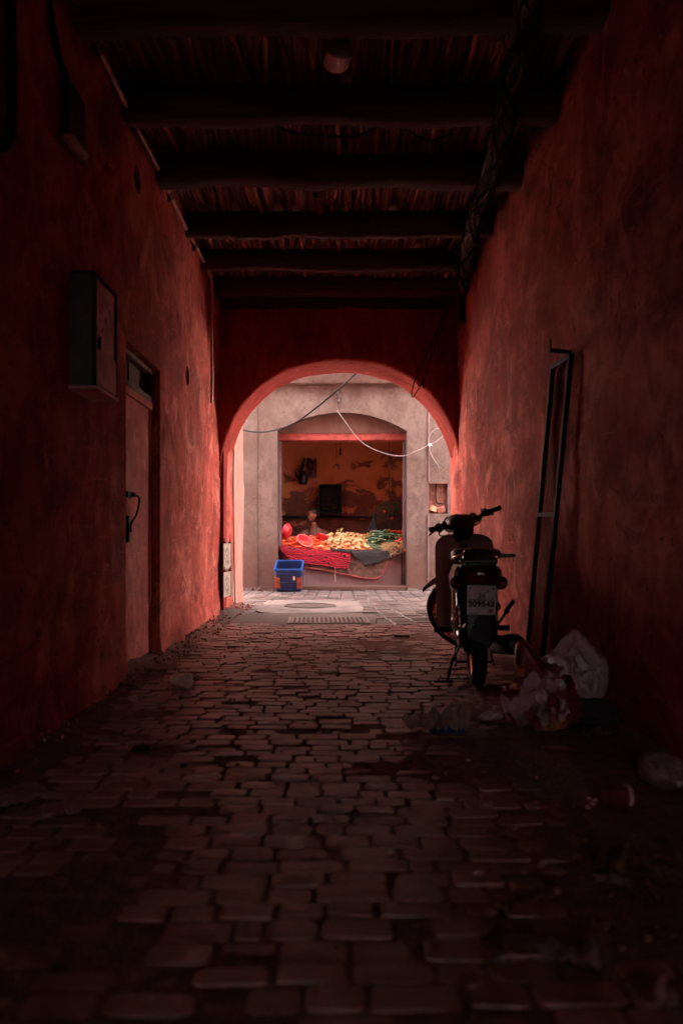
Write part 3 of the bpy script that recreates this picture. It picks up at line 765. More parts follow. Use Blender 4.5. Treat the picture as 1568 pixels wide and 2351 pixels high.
slab('sun_blocker', M['corner'], -1.62, 3.0, BACK - 0.5, YB - 0.02, 4.0, 7.25, 'unseen block over the passage, added to keep sun off the lower shop front', 'building')  # added mass that blocks the sun from the lower facade

# ------------------------------------------------------------------ shop building across the street
shop = empty('shop_building', (0.1, YF, 0)); tag(shop, 'pale pink building with an arched vegetable shop opening', 'building')
def inshop(o):
    o.parent = shop; o.matrix_parent_inverse = Matrix.Translation(-shop.location); return o
def kid(mb, name, mat, **k):
    return inshop(mb.build(name, mat, **k))
OX0, OX1, OZS, OZT = XU(637, YF), XU(934, YF), ZV(990, YF), ZV(947, YF)
NX0, NX1, NZ0, NZ1 = XU(984, YF), XU(1027, YF), ZV(1179, YF), ZV(1106, YF)
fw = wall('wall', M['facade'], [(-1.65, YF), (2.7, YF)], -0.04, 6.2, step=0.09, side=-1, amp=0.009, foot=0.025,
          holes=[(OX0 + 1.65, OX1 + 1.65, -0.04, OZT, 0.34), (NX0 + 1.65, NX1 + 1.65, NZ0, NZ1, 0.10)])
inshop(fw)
for x0, x1, lb in ((-9.5, -1.65, 'unseen white building left of the vegetable shop, added to bounce sunlight into the passage'), (2.7, 9.5, 'unseen white building right of the vegetable shop, added to bounce sunlight into the passage')):  # unseen neighbours added as white reflectors for the passage walls
    tag(wall('bounce_building', M['white'], [(x0, YF - 0.004), (x1, YF - 0.004)], -0.04, 6.2, step=0.3, side=-1, amp=0.01), lb, 'building')
# spandrels that turn the square head into a segmental arch
hx = (OX1 - OX0) / 2; rise = OZT - OZS; Rr = (hx * hx + rise * rise) / (2 * rise); cxm = (OX0 + OX1) / 2
b = MB(); n = 40; front = []; topv = []; bk_ = []
for i in range(n + 1):
    x = OX0 + (OX1 - OX0) * i / n; z = OZT - Rr + math.sqrt(max(0, Rr * Rr - (x - cxm) ** 2))
    front.append(b.b.verts.new((x, YF + 0.001, z))); topv.append(b.b.verts.new((x, YF + 0.001, OZT + 0.001))); bk_.append(b.b.verts.new((x, YF + 0.33, z)))
for i in range(n):
    if topv[i].co.z - front[i].co.z > 1e-3 or topv[i + 1].co.z - front[i + 1].co.z > 1e-3: b.face([front[i], front[i + 1], topv[i + 1], topv[i]])
    b.face([front[i], front[i + 1], bk_[i + 1], bk_[i]])
kid(b, 'arch_head', M['facade'])
# cornice: the upper storey steps forward
b = MB(); zc = ZV(884, YF)
rings = []
for i in range(81):
    x = -1.65 + 4.35 * i / 80; d0 = 0.006 * nz((x, 0, 0), 1.5, 2)
    rings.append([b.b.verts.new(p) for p in ((x, YF + 0.01, zc + d0), (x, YF - 0.10, zc + 0.004 + d0), (x, YF - 0.115, zc + 0.02 + d0), (x, YF - 0.115, 6.2), (x, YF + 0.01, 6.2))])
b.skin(rings); kid(b, 'cornice', M['facade'], angle=60)
# recessed head wall and the red lintel
YL = YF + 0.30; lz0, lz1 = ZV(1012, YL), ZV(992, YL)
b = MB(); b.grid(lambda a, c: Vector((OX0 - 0.01 + (OX1 - OX0 + 0.02) * a, YF + 0.215 + 0.02 * (1 - c), lz1 - 0.03 + (OZT + 0.03 - lz1) * c)), 10, 10)
kid(b, 'head_wall', M['recess'])
b = MB(); rings = []
for i in range(31):
    x = OX0 + (OX1 - OX0) * i / 30; d0 = 0.008 * nz((x, 0, 5), 3, 2)
    rings.append([b.b.verts.new(p) for p in ((x, YL - 0.035, lz1 + d0), (x, YL - 0.05, lz1 - 0.01 + d0), (x, YL - 0.05, lz0 + 0.008), (x, YL - 0.03, lz0), (x, YL + 0.2, lz0), (x, YL + 0.2, lz1))])
b.skin(rings); kid(b, 'lintel', M['lintel'], angle=60)
# room behind
YR0, YR1 = YF + 0.34, 14.45; RX0, RX1 = -1.7, 1.95; RZ = 2.55
IX0, IX1 = XU(645, YF + 0.34), XU(931, YF + 0.34)
bw = wall('back_wall', M['shopwall'], [(RX0, YR1), (RX1, YR1)], 0.0, RZ + 0.1, step=0.12, side=-1, amp=0.012, foot=0.0); inshop(bw)
b = MB(); b.box((RX0 - 0.05, (YR0 + YR1) / 2, RZ / 2), (0.1, YR1 - YR0, RZ + 0.1)); b.box((RX1 + 0.05, (YR0 + YR1) / 2, RZ / 2), (0.1, YR1 - YR0, RZ + 0.1))
b.box(((RX0 + OX0) / 2 - 0.01, YR0 + 0.06, RZ / 2), (OX0 - RX0, 0.09, RZ + 0.1)); b.box(((RX1 + OX1) / 2 + 0.01, YR0 + 0.06, RZ / 2), (RX1 - OX1, 0.09, RZ + 0.1))
b.box(((RX0 + RX1) / 2, YR0 + 0.06, (lz1 + 2.75) / 2), (RX1 - RX0, 0.07, 2.75 - lz1))
kid(b, 'side_wall', M['shopwall'], smooth=False)
b = MB(); b.box(((RX0 + RX1) / 2, (YR0 + YR1) / 2 + 0.15, RZ + 0.1), (RX1 - RX0 + 0.3, YR1 - YR0 + 0.1, 0.08)); kid(b, 'room_ceiling', M['shopwall'], smooth=False)
b = MB(); b.box(((RX0 + RX1) / 2, (YR0 + YR1) / 2, 0.02), (RX1 - RX0, YR1 - YR0, 0.08)); kid(b, 'room_floor', M['concrete'], smooth=False)
b = MB(); b.box((0.4, 13.6, 3.2), (4.5, 2.6, 0.1)); b.box((0.4, 14.9, 1.5), (4.5, 0.1, 3.2)); kid(b, 'outer_shell', M['facade'], smooth=False)
b = MB(); b.box(((OX0 + OX1) / 2, YF + 0.17, 0.03), (OX1 - OX0 - 0.004, 0.33, 0.07)); kid(b, 'threshold', M['facade'], smooth=False, bevel=0.012)
# jamb linings of the opening (grey-pink edge)
b = MB(); b.box((OX0 + 0.022, YL + 0.01, lz0 / 2 + 0.03), (0.044, 0.06, lz0 - 0.06)); kid(b, 'door_frame', M['counter'], smooth=False, bevel=0.005); b = MB(); b.box((OX1 - 0.020, YL + 0.01, lz0 / 2 + 0.03), (0.040, 0.06, lz0 - 0.06))
kid(b, 'door_frame', M['counter'], smooth=False, bevel=0.005)
# counter: upright sheet and a sloping board that carries the vegetables
CY, CZ0, CZ1, CYB = YF + 0.26, 0.625, 0.84, YF + 1.15
def ct(x, k):      # point on the sloping board, k 0 front .. 1 back
    return Vector((x, CY + (CYB - CY) * k, CZ0 + (CZ1 - CZ0) * k))
b = MB(); b.box(((IX0 + IX1) / 2, CY + 0.02, 0.335), (IX1 - IX0 - 0.02, 0.03, 0.545)); kid(b, 'counter_front', M['counter'], smooth=False, bevel=0.004)
b = MB(); b.box((IX1 - 0.07, CY + 0.002, 0.335), (0.02, 0.016, 0.54)); b.box((IX1 - 0.03, CY + 0.001, 0.335), (0.012, 0.016, 0.54)); kid(b, 'counter_upright', M['darkmetal'], smooth=False)
b = MB(); vs = [ct(IX0, 0), ct(IX1, 0), ct(IX1, 1), ct(IX0, 1)]; b.prism([v - Vector((0, 0, 0.03)) for v in vs], (0, 0, 0.025)); kid(b, 'counter_board', M['cratewood'], smooth=False)
# facade fittings
b = MB()
for k in range(2):
    pass
cr = MB()
pth = [at(765, 850, YF - 0.12), at(766, 870, YF - 0.12), at(768, 880, YF - 0.12), at(770, 884, YF - 0.09)]
def jag(p0, p1, n, a, s=1):
    r_ = random.Random(s); return [Vector(p0).lerp(Vector(p1), i / n) + Vector((r_.uniform(-a, a), 0, 0)) * (0 < i < n) for i in range(n + 1)]
cr.tube(jag(at(765, 846, YF - 0.121), at(768, 884, YF - 0.121), 8, 0.012, 3), 0.0035, 5)
cr.tube(jag(at(768, 885, YF - 0.01), at(773, 896, YF - 0.006), 4, 0.005, 4), 0.003, 5)
kid(cr, 'crack', M['cable_dirty'])
# vertical pipes on the front
t = MB(); t.tube(smoothpath([at(590, 850, YF - 0.13), at(590, 884, YF - 0.13), at(589, 892, YF - 0.03), at(590, 1000, YF - 0.02), at(589, 1180, YF - 0.02), at(590, 1290, YF - 0.02), at(592, 1340, YF - 0.02), at(597, 1352, YF - 0.04)], 6), 0.011, 6)
tag(t.build('cable', M['facade']), 'painted-over cable running down the shop front left of the opening', 'cable')
t = MB(); t.tube([at(984, 900, YF - 0.02), at(984, 1104, YF - 0.02)], 0.016, 8); t.tube([at(983, 1180, YF - 0.02), at(983, 1345, YF - 0.02)], 0.012, 8)
for v_ in (1208, 1330): t.box(at(984, v_, YF - 0.02), (0.05, 0.03, 0.02))
tag(t.build('drain_pipe', M['counter']), 'thin grey pipe up the shop front beside the meter niche', 'pipe')
# broken junction fitting over the arch with a chunk of bared mortar
t = MB(); r_ = random.Random(2)
for k in range(26):
    f_ = k / 25; c = at(773 + 6 * f_ + r_.uniform(-4, 4) * (1 - 0.5 * f_), 893 + 30 * f_, YF - 0.012 - r_.uniform(0, 0.03))
    t.ell(c, (r_.uniform(0.012, 0.032), 0.02, r_.uniform(0.012, 0.03)), 6, 4)
tag(remeshed(t, 0.007, 1).build('junction_box', M['concrete_dark'], smooth=False), 'broken junction fitting crusted with mortar above the shop arch', 'junction box')
t = MB(); t.tube(jag(at(776, 922, YF - 0.03), at(773, 944, YF - 0.02), 9, 0.012, 6), 0.006, 5)
tag(t.build('mortar_crack', M['cable_dirty']), 'chased crack below the broken junction fitting', 'crack')
# niche with a plate, cable and broken bricks
nb = MB(); nb.grid(lambda a, c: Vector((NX0 - 0.01 + (NX1 - NX0 + 0.02) * a, YF + 0.095 + 0.012 * nz((a, c, 0), 3, 3), NZ0 - 0.01 + (NZ1 - NZ0 + 0.02) * c)), 10, 14); nb.thick(0.02)
kid(nb, 'niche_back', simple('raw niche mortar', (0.26, 0.10, 0.075), 0.9, var=0.4, scale=16, bmp=0.7))
nm = empty('meter_niche', at(1005, 1178, YF + 0.05)); tag(nm, 'open meter niche with a black cable and broken bricks in the shop front', 'meter niche')
def ni(mb, name, mat, **k):
    o = mb.build(name, mat, **k); o.parent = nm; o.matrix_parent_inverse = Matrix.Translation(-nm.location); return o
t = MB(); t.tube(smoothpath([at(1001, 1109, YF + 0.06), at(1000, 1130, YF + 0.05), at(1001, 1150, YF + 0.06), at(1006, 1156, YF + 0.06), at(1016, 1157, YF + 0.06)], 5), 0.010, 6); ni(t, 'cable', M['cable'])
t = MB(); t.box(at(994, 1168, YF + 0.05), (0.11, 0.08, 0.08), (0.1, 0.3, 0.5)); ni(t, 'brick', simple('orange brick', (0.48, 0.19, 0.10), 0.9), bevel=0.004)
t = MB(); t.box(at(1013, 1170, YF + 0.05), (0.12, 0.08, 0.08), (0.3, -0.2, -0.2)); ni(t, 'brick', simple('dark brick', (0.20, 0.065, 0.045), 0.9), bevel=0.004)
t = MB(); t.box(((NX0 + NX1) / 2, YF + 0.02, NZ1 - 0.015), (NX1 - NX0, 0.05, 0.028)); ni(t, 'niche_lintel', M['recess'], smooth=False)

# ------------------------------------------------------------------ cables overhead
t = MB(); t.tube(smoothpath([at(822, 850, 9.06), at(812, 862, 9.3), at(770, 900, 10.2), at(715, 945, 10.6), at(670, 975, 10.9), at(620, 990, 11.3), at(585, 992, 11.7), at(545, 985, 12.19)], 10), 0.011, 8)
tag(t.build('black_cable', M['cable']), 'thick black cable swooping across the arch opening to the shop front', 'cable')
t = MB(); YW = YF - 0.06
t.tube(smoothpath([at(773, 942, YF - 0.03), at(790, 965, YW), at(820, 1005, YW), at(850, 1028, YW), at(890, 1043, YW - .05), at(925, 1047, YW - .05), at(955, 1036, YW - .05), at(983, 1022, YW), at(1000, 1014, YW), at(1014, 1003, YW), at(1019, 992, YW), at(1010, 984, YW), at(997, 987, YW), at(987, 998, YW), at(983, 1010, YW + .01), at(985, 1024, YW), at(988, 1040, YW), at(998, 1058, YW), at(1005, 1068, YW), at(1007, 1074, YF - 0.01)], 8), 0.0075, 8)
wc = t.build('white_cable', M['whitecable'])
tag(wc, 'pale cable sagging across the shop arch and tied into a loop', 'cable')
t = MB()
for k in range(5): t.box(at(984 + k * 1.4, 1020 + (k % 3) * 1.5, YW - 0.008), (0.028, 0.014, 0.010), (0, 0.5 * k - 1, 0.3))
t.build('tie', M['label'], wc, smooth=False)
t = MB(); t.tube(smoothpath([at(536, 1000, 9.06), at(535, 1150, 9.03), at(537, 1300, 9.03), at(539, 1380, 9.04), at(545, 1402, 9.02)], 5) , 0.006, 6)
for p in t.b.verts: p.co.x += 0.006
tag(t.build('black_cable', M['cable']), 'thin black cable down the corner of the left arch jamb', 'cable')
# wire looped from the batten down to the arch
t = MB()
t.tube(jag(at(1036, 690, 8.18), at(957, 862, 8.22), 26, 0.006, 8), 0.007, 5); t.tube(jag(at(1034, 694, 8.17), at(972, 872, 8.2), 22, 0.007, 9), 0.006, 5)
t.tube(smoothpath([at(957, 862, 8.22), at(950, 880, 8.25), at(945, 903, 8.28), at(947, 912, 8.28), at(956, 900, 8.28), at(966, 884, 8.24), at(972, 872, 8.2)], 5), 0.006, 5)
t.tube(smoothpath([at(957, 878, 8.24), at(962, 886, 8.24), at(968, 880, 8.22), at(973, 892, 8.2)], 4), 0.006, 5)
tag(t.build('hanging_wire', M['cable']), 'twisted black wire hanging in a loop over the arch', 'wire')
# slack wires under the beams
for pts, lab in (([(555, 232, 4.7), (590, 262, 4.75), (660, 300, 4.9), (740, 312, 5.0), (815, 312, 5.0), (870, 290, 4.9), (920, 245, 4.75)], 'slack black wire sagging under the fifth beam'),
                 ([(920, 290, 4.9), (950, 308, 5.0), (990, 322, 5.0), (1040, 305, 4.9)], 'short slack wire beside the cable batten')):
    t = MB(); t.tube(smoothpath([at(*p) for p in pts], 8), 0.006, 6); tag(t.build('slack_wire', M['cable']), lab, 'wire')

# batten with a bundle of old cables along the right of the ceiling
bt = empty('cable_batten', (1.0, 5, 3.3)); tag(bt, 'long timber batten wrapped in old cables under the ceiling', 'cable batten')
def bk2(mb, name, mat, **k):
    o = mb.build(name, mat, **k); o.parent = bt; o.matrix_parent_inverse = Matrix.Translation(-bt.location); return o
path = [(1245, -200, 3.0), (1205, 20, 3.72), (1175, 180, 4.3), (1150, 300, 4.78), (1112, 430, 5.62), (1084, 520, 6.4), (1068, 600, 7.2), (1066, 660, 7.8)]
cl = smoothpath([at(*p) for p in path], 8)
b = MB(); rings = []
for i, p in enumerate(cl):
    q = p + Vector((0.012 * nz(p, 2.3, 3), 0, 0.012 * nz(p + Vector((5, 0, 0)), 2.3, 3))); h = 0.040 * (1 + 0.25 * nz(p, 6, 2))
    rings.append([b.b.verts.new(q + Vector((dx * h, 0, dz * 0.045))) for dx, dz in ((-0.7, -1), (0.6, -1), (1, -0.5), (1, 1), (-1, 1), (-1, -0.4))])
b.skin(rings); bk2(b, 'batten', M['batten'], angle=60)
for s in range(12):
    r_ = random.Random(40 + s); b = MB(); ph = r_.uniform(0, 6); fr = r_.uniform(2.5, 6); rad = r_.uniform(0.035, 0.085)
    pts = []
    for i, p in enumerate(cl):
        a = ph + math.sin(i * 0.09 * fr) * 1.2 + (2.2 + 0.6 * s)
        pts.append(p + Vector((rad * math.cos(a) + 0.012 * nz((i * 0.3, s, 0), 1, 2), 0, -abs(rad * math.sin(a)) * 0.9 - 0.012 + 0.02 * nz((i * 0.25, s, 4), 1, 2))))
    b.tube(pts, r_.uniform(0.006, 0.012), 6); bk2(b, 'cable', M['cable_dirty'] if s % 2 else M['cable'])
for k in range(9):
    b = MB(); r_ = random.Random(90 + k); i = int(len(cl) * (0.2 + 0.75 * k / 9)); p = cl[i]
    b.tube([p + Vector((0.085 * math.cos(a), 0.05 * k % 0.03 + 0.01 * math.sin(3 * a), -0.02 + 0.075 * math.sin(a))) for a in [2 * PI * j / 14 for j in range(14)]], 0.005, 5, closed=True); bk2(b, 'binding', M['cable_dirty'])
b = MB(); r_ = random.Random(77)
for k in range(16):
    p = at(1060 + r_.uniform(-15, 5), 600 + r_.uniform(-40, 60), 7.4); q = p + Vector((r_.uniform(-0.45, 0.05), r_.uniform(-0.2, 0.1), r_.uniform(-0.05, 0.12)))
    m_ = p.lerp(q, 0.5) + Vector((0, 0, r_.uniform(-0.15, 0.03))); b.tube(smoothpath([p, m_, q], 6), 0.0032, 4)
bk2(b, 'loose_strands', M['cable_dirty'])
tb = MB(); c = at(1068, 706, 8.0)      # open wooden box at its end
for (dx, dz, sx, sz) in ((-0.075, 0, 0.018, 0.30), (0.075, 0, 0.018, 0.30), (0, -0.14, 0.16, 0.028)):
    tb.box(c + Vector((dx, 0, dz)), (sx, 0.14, sz))
tb.box(c + Vector((0, 0.05, 0.0)), (0.14, 0.02, 0.28)); bk2(tb, 'end_box', M['batten'], smooth=False, bevel=0.006)

# conduit along the top of the left wall, then down to the arch
pp = empty('conduit', (XL, 6, 3.3)); tag(pp, 'pale conduit along the top of the left wall bending down by the arch', 'conduit')
xw = XL + 0.03
def wy(u): return (xw) * FPX / (u - U0)
Zc = ZV(640, wy(486)) 
pts = [Vector((xw, y_, Zc + 0.008 * math.sin(y_ * 3.7))) for y_ in [1.6 + 0.25 * k for k in range(26)]]
pts = [p for p in pts if p.y < wy(486) - 0.06]
dn = [Vector((xw, wy(486), Zc - 0.05)), Vector((xw + 0.0, wy(486), 2.9)), Vector((xw + 0.004, wy(486) + 0.01, 2.5)), Vector((xw, wy(486), ZV(925, wy(486))))]
b = MB(); b.tube(smoothpath(pts + dn, 5), 0.015, 8); o = b.build('pipe', M['pipe']); o.parent = pp; o.matrix_parent_inverse = Matrix.Translation(-pp.location)
for (u_) in (225, 312, 392, 448, 486):
    b = MB(); y_ = wy(u_); b.tube([(xw, y_ - 0.045, Zc), (xw, y_ + 0.045, Zc)], 0.021, 10); b.box((xw - 0.015, y_, Zc - 0.025), (0.03, 0.03, 0.05))
    o = b.build('clip', M['cable_dirty']); o.parent = pp; o.matrix_parent_inverse = Matrix.Translation(-pp.location)
# top-left cable loop and dark surface strip
yl = lambda u, x=XL + 0.02: x * FPX / (u - U0)
t = MB(); t.tube(smoothpath([at(22, -120, yl(22)), at(26, 60, yl(26)), at(28, 220, yl(28)), at(24, 300, yl(24)), at(8, 335, yl(8)), at(-40, 330, yl(-40))], 8), 0.022, 8)
tag(t.build('black_cable', M['cable']), 'thick black cable loop high on the left wall', 'cable')
ws = empty('wall_bracket', at(170, 330, yl(170))); tag(ws, 'dark cable strip with a broken plaster bracket high on the left wall', 'bracket')
def wk(mb, name, mat, **k):
    o = mb.build(name, mat, **k); o.parent = ws; o.matrix_parent_inverse = Matrix.Translation(-ws.location); return o
t = MB(); t.tube(smoothpath([at(108, -80, yl(108)), at(118, 40, yl(118)), at(138, 140, yl(138)), at(150, 180, yl(150)), at(150, 305, yl(150))], 8), 0.016, 6); wk(t, 'strip', M['cable'])
ya, yb_ = yl(157), yl(198)
t = MB(); t.box((XL + 0.012, (ya + yb_) / 2, (ZV(170, ya) + ZV(320, ya)) / 2), (0.012, yb_ - ya, ZV(170, ya) - ZV(320, ya))); wk(t, 'back_panel', M['boxmetal'], smooth=False, bevel=0.003)
t = MB()
for k in range(9):
    f_ = k / 8; t.ell(at(158 + 34 * f_, 318 + 38 * f_, yl(158 + 34 * f_, XL + 0.05)), (0.035, 0.03, 0.022 + 0.008 * math.sin(k * 2)), 8, 5)
wk(remeshed(t, 0.01, 1), 'bracket_arm', M['pipe'], smooth=False)

# ------------------------------------------------------------------ ceiling lamp
lp = empty('ceiling_lamp', at(782, 112, 3.98)); tag(lp, 'pale oval bulkhead lamp, unlit, hanging below the dark beams', 'ceiling lamp')
c0 = at(783, 112, 3.98); c1 = at(770, 150, 4.22); ax = (c1 - c0)
b = MB(); rings = []
for t_, k in ((0.0, 0.98), (0.04, 1.0), (0.5, 1.0), (0.9, 1.0), (0.97, 0.93), (1.0, 0.75)):
    rings.append(b.ring(c0.lerp(c1, t_), Vector((ax.x, ax.y, 0)), 0.069 * k, 24, up=(0, 0, 1), sy=0.72))
b.skin(rings); o = b.build('shell', M['lamp']); o.parent = lp; o.matrix_parent_inverse = Matrix.Translation(-lp.location)
b = MB(); rings = [b.ring(c0 + Vector((0, -0.001 - 0.012 * k, 0)), Vector((ax.x, ax.y, 0)), r, 24, up=(0, 0, 1), sy=0.72) for k, r in ((0, 0.0725), (1, 0.0725), (1.3, 0.066), (1.0, 0.058), (1.0, 0.02))]
b.skin(rings); o = b.build('end_cap', M['lampcap']); o.parent = lp; o.matrix_parent_inverse = Matrix.Translation(-lp.location)
b = MB(); b.tube([c0.lerp(c1, 0.5) + Vector((0, 0, 0.04)), Vector((c0.lerp(c1, 0.5).x, c0.lerp(c1, 0.5).y, ZC))], 0.012, 8)
o = b.build('stem', M['cable']); o.parent = lp; o.matrix_parent_inverse = Matrix.Translation(-lp.location)

# ------------------------------------------------------------------ door in the left wall
dr = empty('door', (XL - 0.08, (DY0 + DY1) / 2, 0)); tag(dr, 'scuffed reddish sheet-metal door with a board transom in the left wall', 'door')
def dk(mb, name, mat, par=dr, **k):
    o = mb.build(name, mat, **k); o.parent = par; o.matrix_parent_inverse = par.matrix_world.inverted() if False else Matrix.Translation(-dr.location) if par is dr else Matrix.Identity(4); return o
xd = XL - 0.065
b = MB(); b.box((xd - 0.02, (DY0 + DY1) / 2 - 0.01, 0.93), (0.04, DY1 - DY0 - 0.06, 1.78))
leaf = dk(b, 'leaf', M['door'], smooth=False, bevel=0.006)
b = MB(); b.box((xd + 0.012, (DY0 + DY1) / 2 - 0.01, 1.795), (0.02, DY1 - DY0 - 0.07, 0.05)); b.box((xd + 0.005, DY1 - 0.055, 0.93), (0.016, 0.03, 1.76)); dk(b, 'leaf_edging', M['door'], smooth=False, bevel=0.003)
b = MB(); b.box((xd - 0.03, (DY0 + DY1) / 2, 1.845), (0.09, DY1 - DY0, 0.04)); b.box((xd - 0.04, DY1 - 0.017, 1.0), (0.10, 0.033, 2.1)); b.box((xd - 0.04, DY0 + 0.013, 1.0), (0.10, 0.025, 2.1)); b.box((xd - 0.03, (DY0 + DY1) / 2, 2.045), (0.09, DY1 - DY0, 0.03)); dk(b, 'frame', M['doorwood'], smooth=False, bevel=0.004)
b = MB()
for k in range(4): b.box((xd - 0.05 - 0.006 * (k % 2), DY0 + 0.03 + (k + 0.5) * 0.215, 1.95), (0.02, 0.205, 0.17))
dk(b, 'transom_board', M['doorwood'], smooth=False, bevel=0.003)
# hasp, hanging chain and lock plate near the closing edge
ys = yl(297, xd + 0.02)
b = MB(); zz = ZV(1135, ys)
b.box((xd + 0.012, ys + 0.02, zz), (0.02, 0.11, 0.035)); b.tube([(xd + 0.03, ys + 0.05, zz + 0.005), (xd + 0.03, ys + 0.10, zz + 0.005)], 0.012, 8)
b.tube(smoothpath([(xd + 0.04, ys + 0.03, zz - 0.01), (xd + 0.055, ys + 0.10, zz - 0.01), (xd + 0.05, ys + 0.13, zz - 0.06), (xd + 0.04, ys + 0.10, zz - 0.13), (xd + 0.03, ys + 0.04, zz - 0.17), (xd + 0.02, ys + 0.01, zz - 0.22)], 6), 0.007, 6)
dk(b, 'hasp', M['blackmetal'])
b = MB(); b.box((xd + 0.012, ys + 0.005, zz - 0.22), (0.022, 0.035, 0.17)); b.tube([(xd + 0.03, ys + 0.005, zz - 0.24), (xd + 0.03, ys + 0.005, zz - 0.20)], 0.008, 6); dk(b, 'lock', M['blackmetal'], smooth=False, bevel=0.003)

# ------------------------------------------------------------------ pierced plates (flower pattern cut through the metal)
def pierced(name, w, h, t, petals, mat, edge=0.0):
    """flat plate in XZ, with real cut-outs, thickness t along Y"""
    cu = bpy.data.curves.new('tmp', 'CURVE'); cu.dimensions = '2D'; cu.fill_mode = 'BOTH'; cu.extrude = t / 2
    def spl(pts):
        s = cu.splines.new('POLY'); s.points.add(len(pts) - 1)
        for p, (x, y) in zip(s.points, pts): p.co = (x, y, 0, 1)
        s.use_cyclic_u = True
    spl([(-w / 2, -h / 2), (w / 2, -h / 2), (w / 2, h / 2), (-w / 2, h / 2)])
    for (cx, cy, rx, ry, a) in petals:
        ca, sa = math.cos(a), math.sin(a)
        spl([(cx + rx * math.cos(q) * ca - ry * math.sin(q) * sa, cy + rx * math.cos(q) * sa + ry * math.sin(q) * ca) for q in [2 * PI * k / 12 for k in range(12)]])
    o = bpy.data.objects.new('tmp', cu); COL.objects.link(o); me = evalmesh(o); bpy.data.objects.remove(o)
    mb = MB(); mb.b.from_mesh(me); mb.xf(Matrix.Rotation(R(90), 4, 'X')); return mb
def flower(cx, cy, R_, n=12, a0=0.0, sy=1.0):
    out = [(cx, cy, R_ * 0.15, R_ * 0.20, 0)]
    for k in range(n):
        a = a0 + 2 * PI * k / n; big = k % 3 != 1
        out.append((cx + R_ * 0.72 * math.cos(a), cy + R_ * 0.72 * math.sin(a) * sy, R_ * (0.26 if abs(math.sin(a)) > 0.5 else 0.12), R_ * 0.075, a))
    return out
# meter cabinet on the left wall
xf_ = XL + 0.115
cb = empty('meter_cabinet', (XL, 3.92, 1.6)); tag(cb, 'grey steel meter cabinet with a pierced flower cover on the left wall', 'meter cabinet')
def ck(mb, name, mat, par=cb, **k):
    o = mb.build(name, mat, **k); o.parent = par
    o.matrix_parent_inverse = Matrix.Translation(-cb.location); return o
y0, y1 = 3.76, 4.10; z0, z1 = 1.60, 2.14
b = MB(); b.box(((XL + xf_) / 2 - 0.02, (y0 + y1) / 2, (z0 + z1) / 2), (xf_ - XL + 0.02, y1 - y0, z1 - z0)); ck(b, 'case', M['boxmetal'], smooth=False, bevel=0.006)
pl = pierced('p', y1 - y0 - 0.05, 0.33, 0.004, flower(0, 0.0, 0.125, 12, PI / 12), None); pl.xf(Matrix.Translation((xf_ - 0.002, (y0 + y1) / 2 + 0.01, z1 - 0.185)) @ Matrix.Rotation(R(90), 4, 'Z')); ck(pl, 'cover_plate', M['boxface'], smooth=False)
b = MB(); b.box((xf_ - 0.016, (y0 + y1) / 2 + 0.01, z1 - 0.185), (0.003, y1 - y0 - 0.06, 0.31)); ck(b, 'cover_back', M['hole'], smooth=False)
b = MB(); b.box((xf_ + 0.004, (y0 + y1) / 2 + 0.006, z0 + 0.095), (0.010, y1 - y0 - 0.03, 0.175)); ck(b, 'lower_door', M['boxface'], smooth=False, bevel=0.003)
b = MB(); b.tube([(xf_ + 0.012, y0 + 0.035, z0 + 0.19), (xf_ + 0.012, y0 + 0.035, z0 + 0.24)], 0.008, 8); b.box((xf_ + 0.006, y0 + 0.05, z0 + 0.205), (0.012, 0.02, 0.05)); ck(b, 'latch', M['blackmetal'])
b = MB(); b.box(((XL + xf_) / 2, (y0 + y1) / 2, z0 - 0.012), (xf_ - XL + 0.03, y1 - y0 + 0.03, 0.018)); ck(b, 'bottom_flange', M['boxface'], smooth=False, bevel=0.003)
b = MB(); b.box((xf_ + 0.004, y1 - 0.005, (z0 + z1) / 2), (0.014, 0.012, z1 - z0)); b.box(((XL + xf_) / 2 - 0.01, (y0 + y1) / 2, z1 + 0.004), (xf_ - XL + 0.02, y1 - y0 + 0.01, 0.01)); ck(b, 'edge_angle', M['blackmetal'], smooth=False)
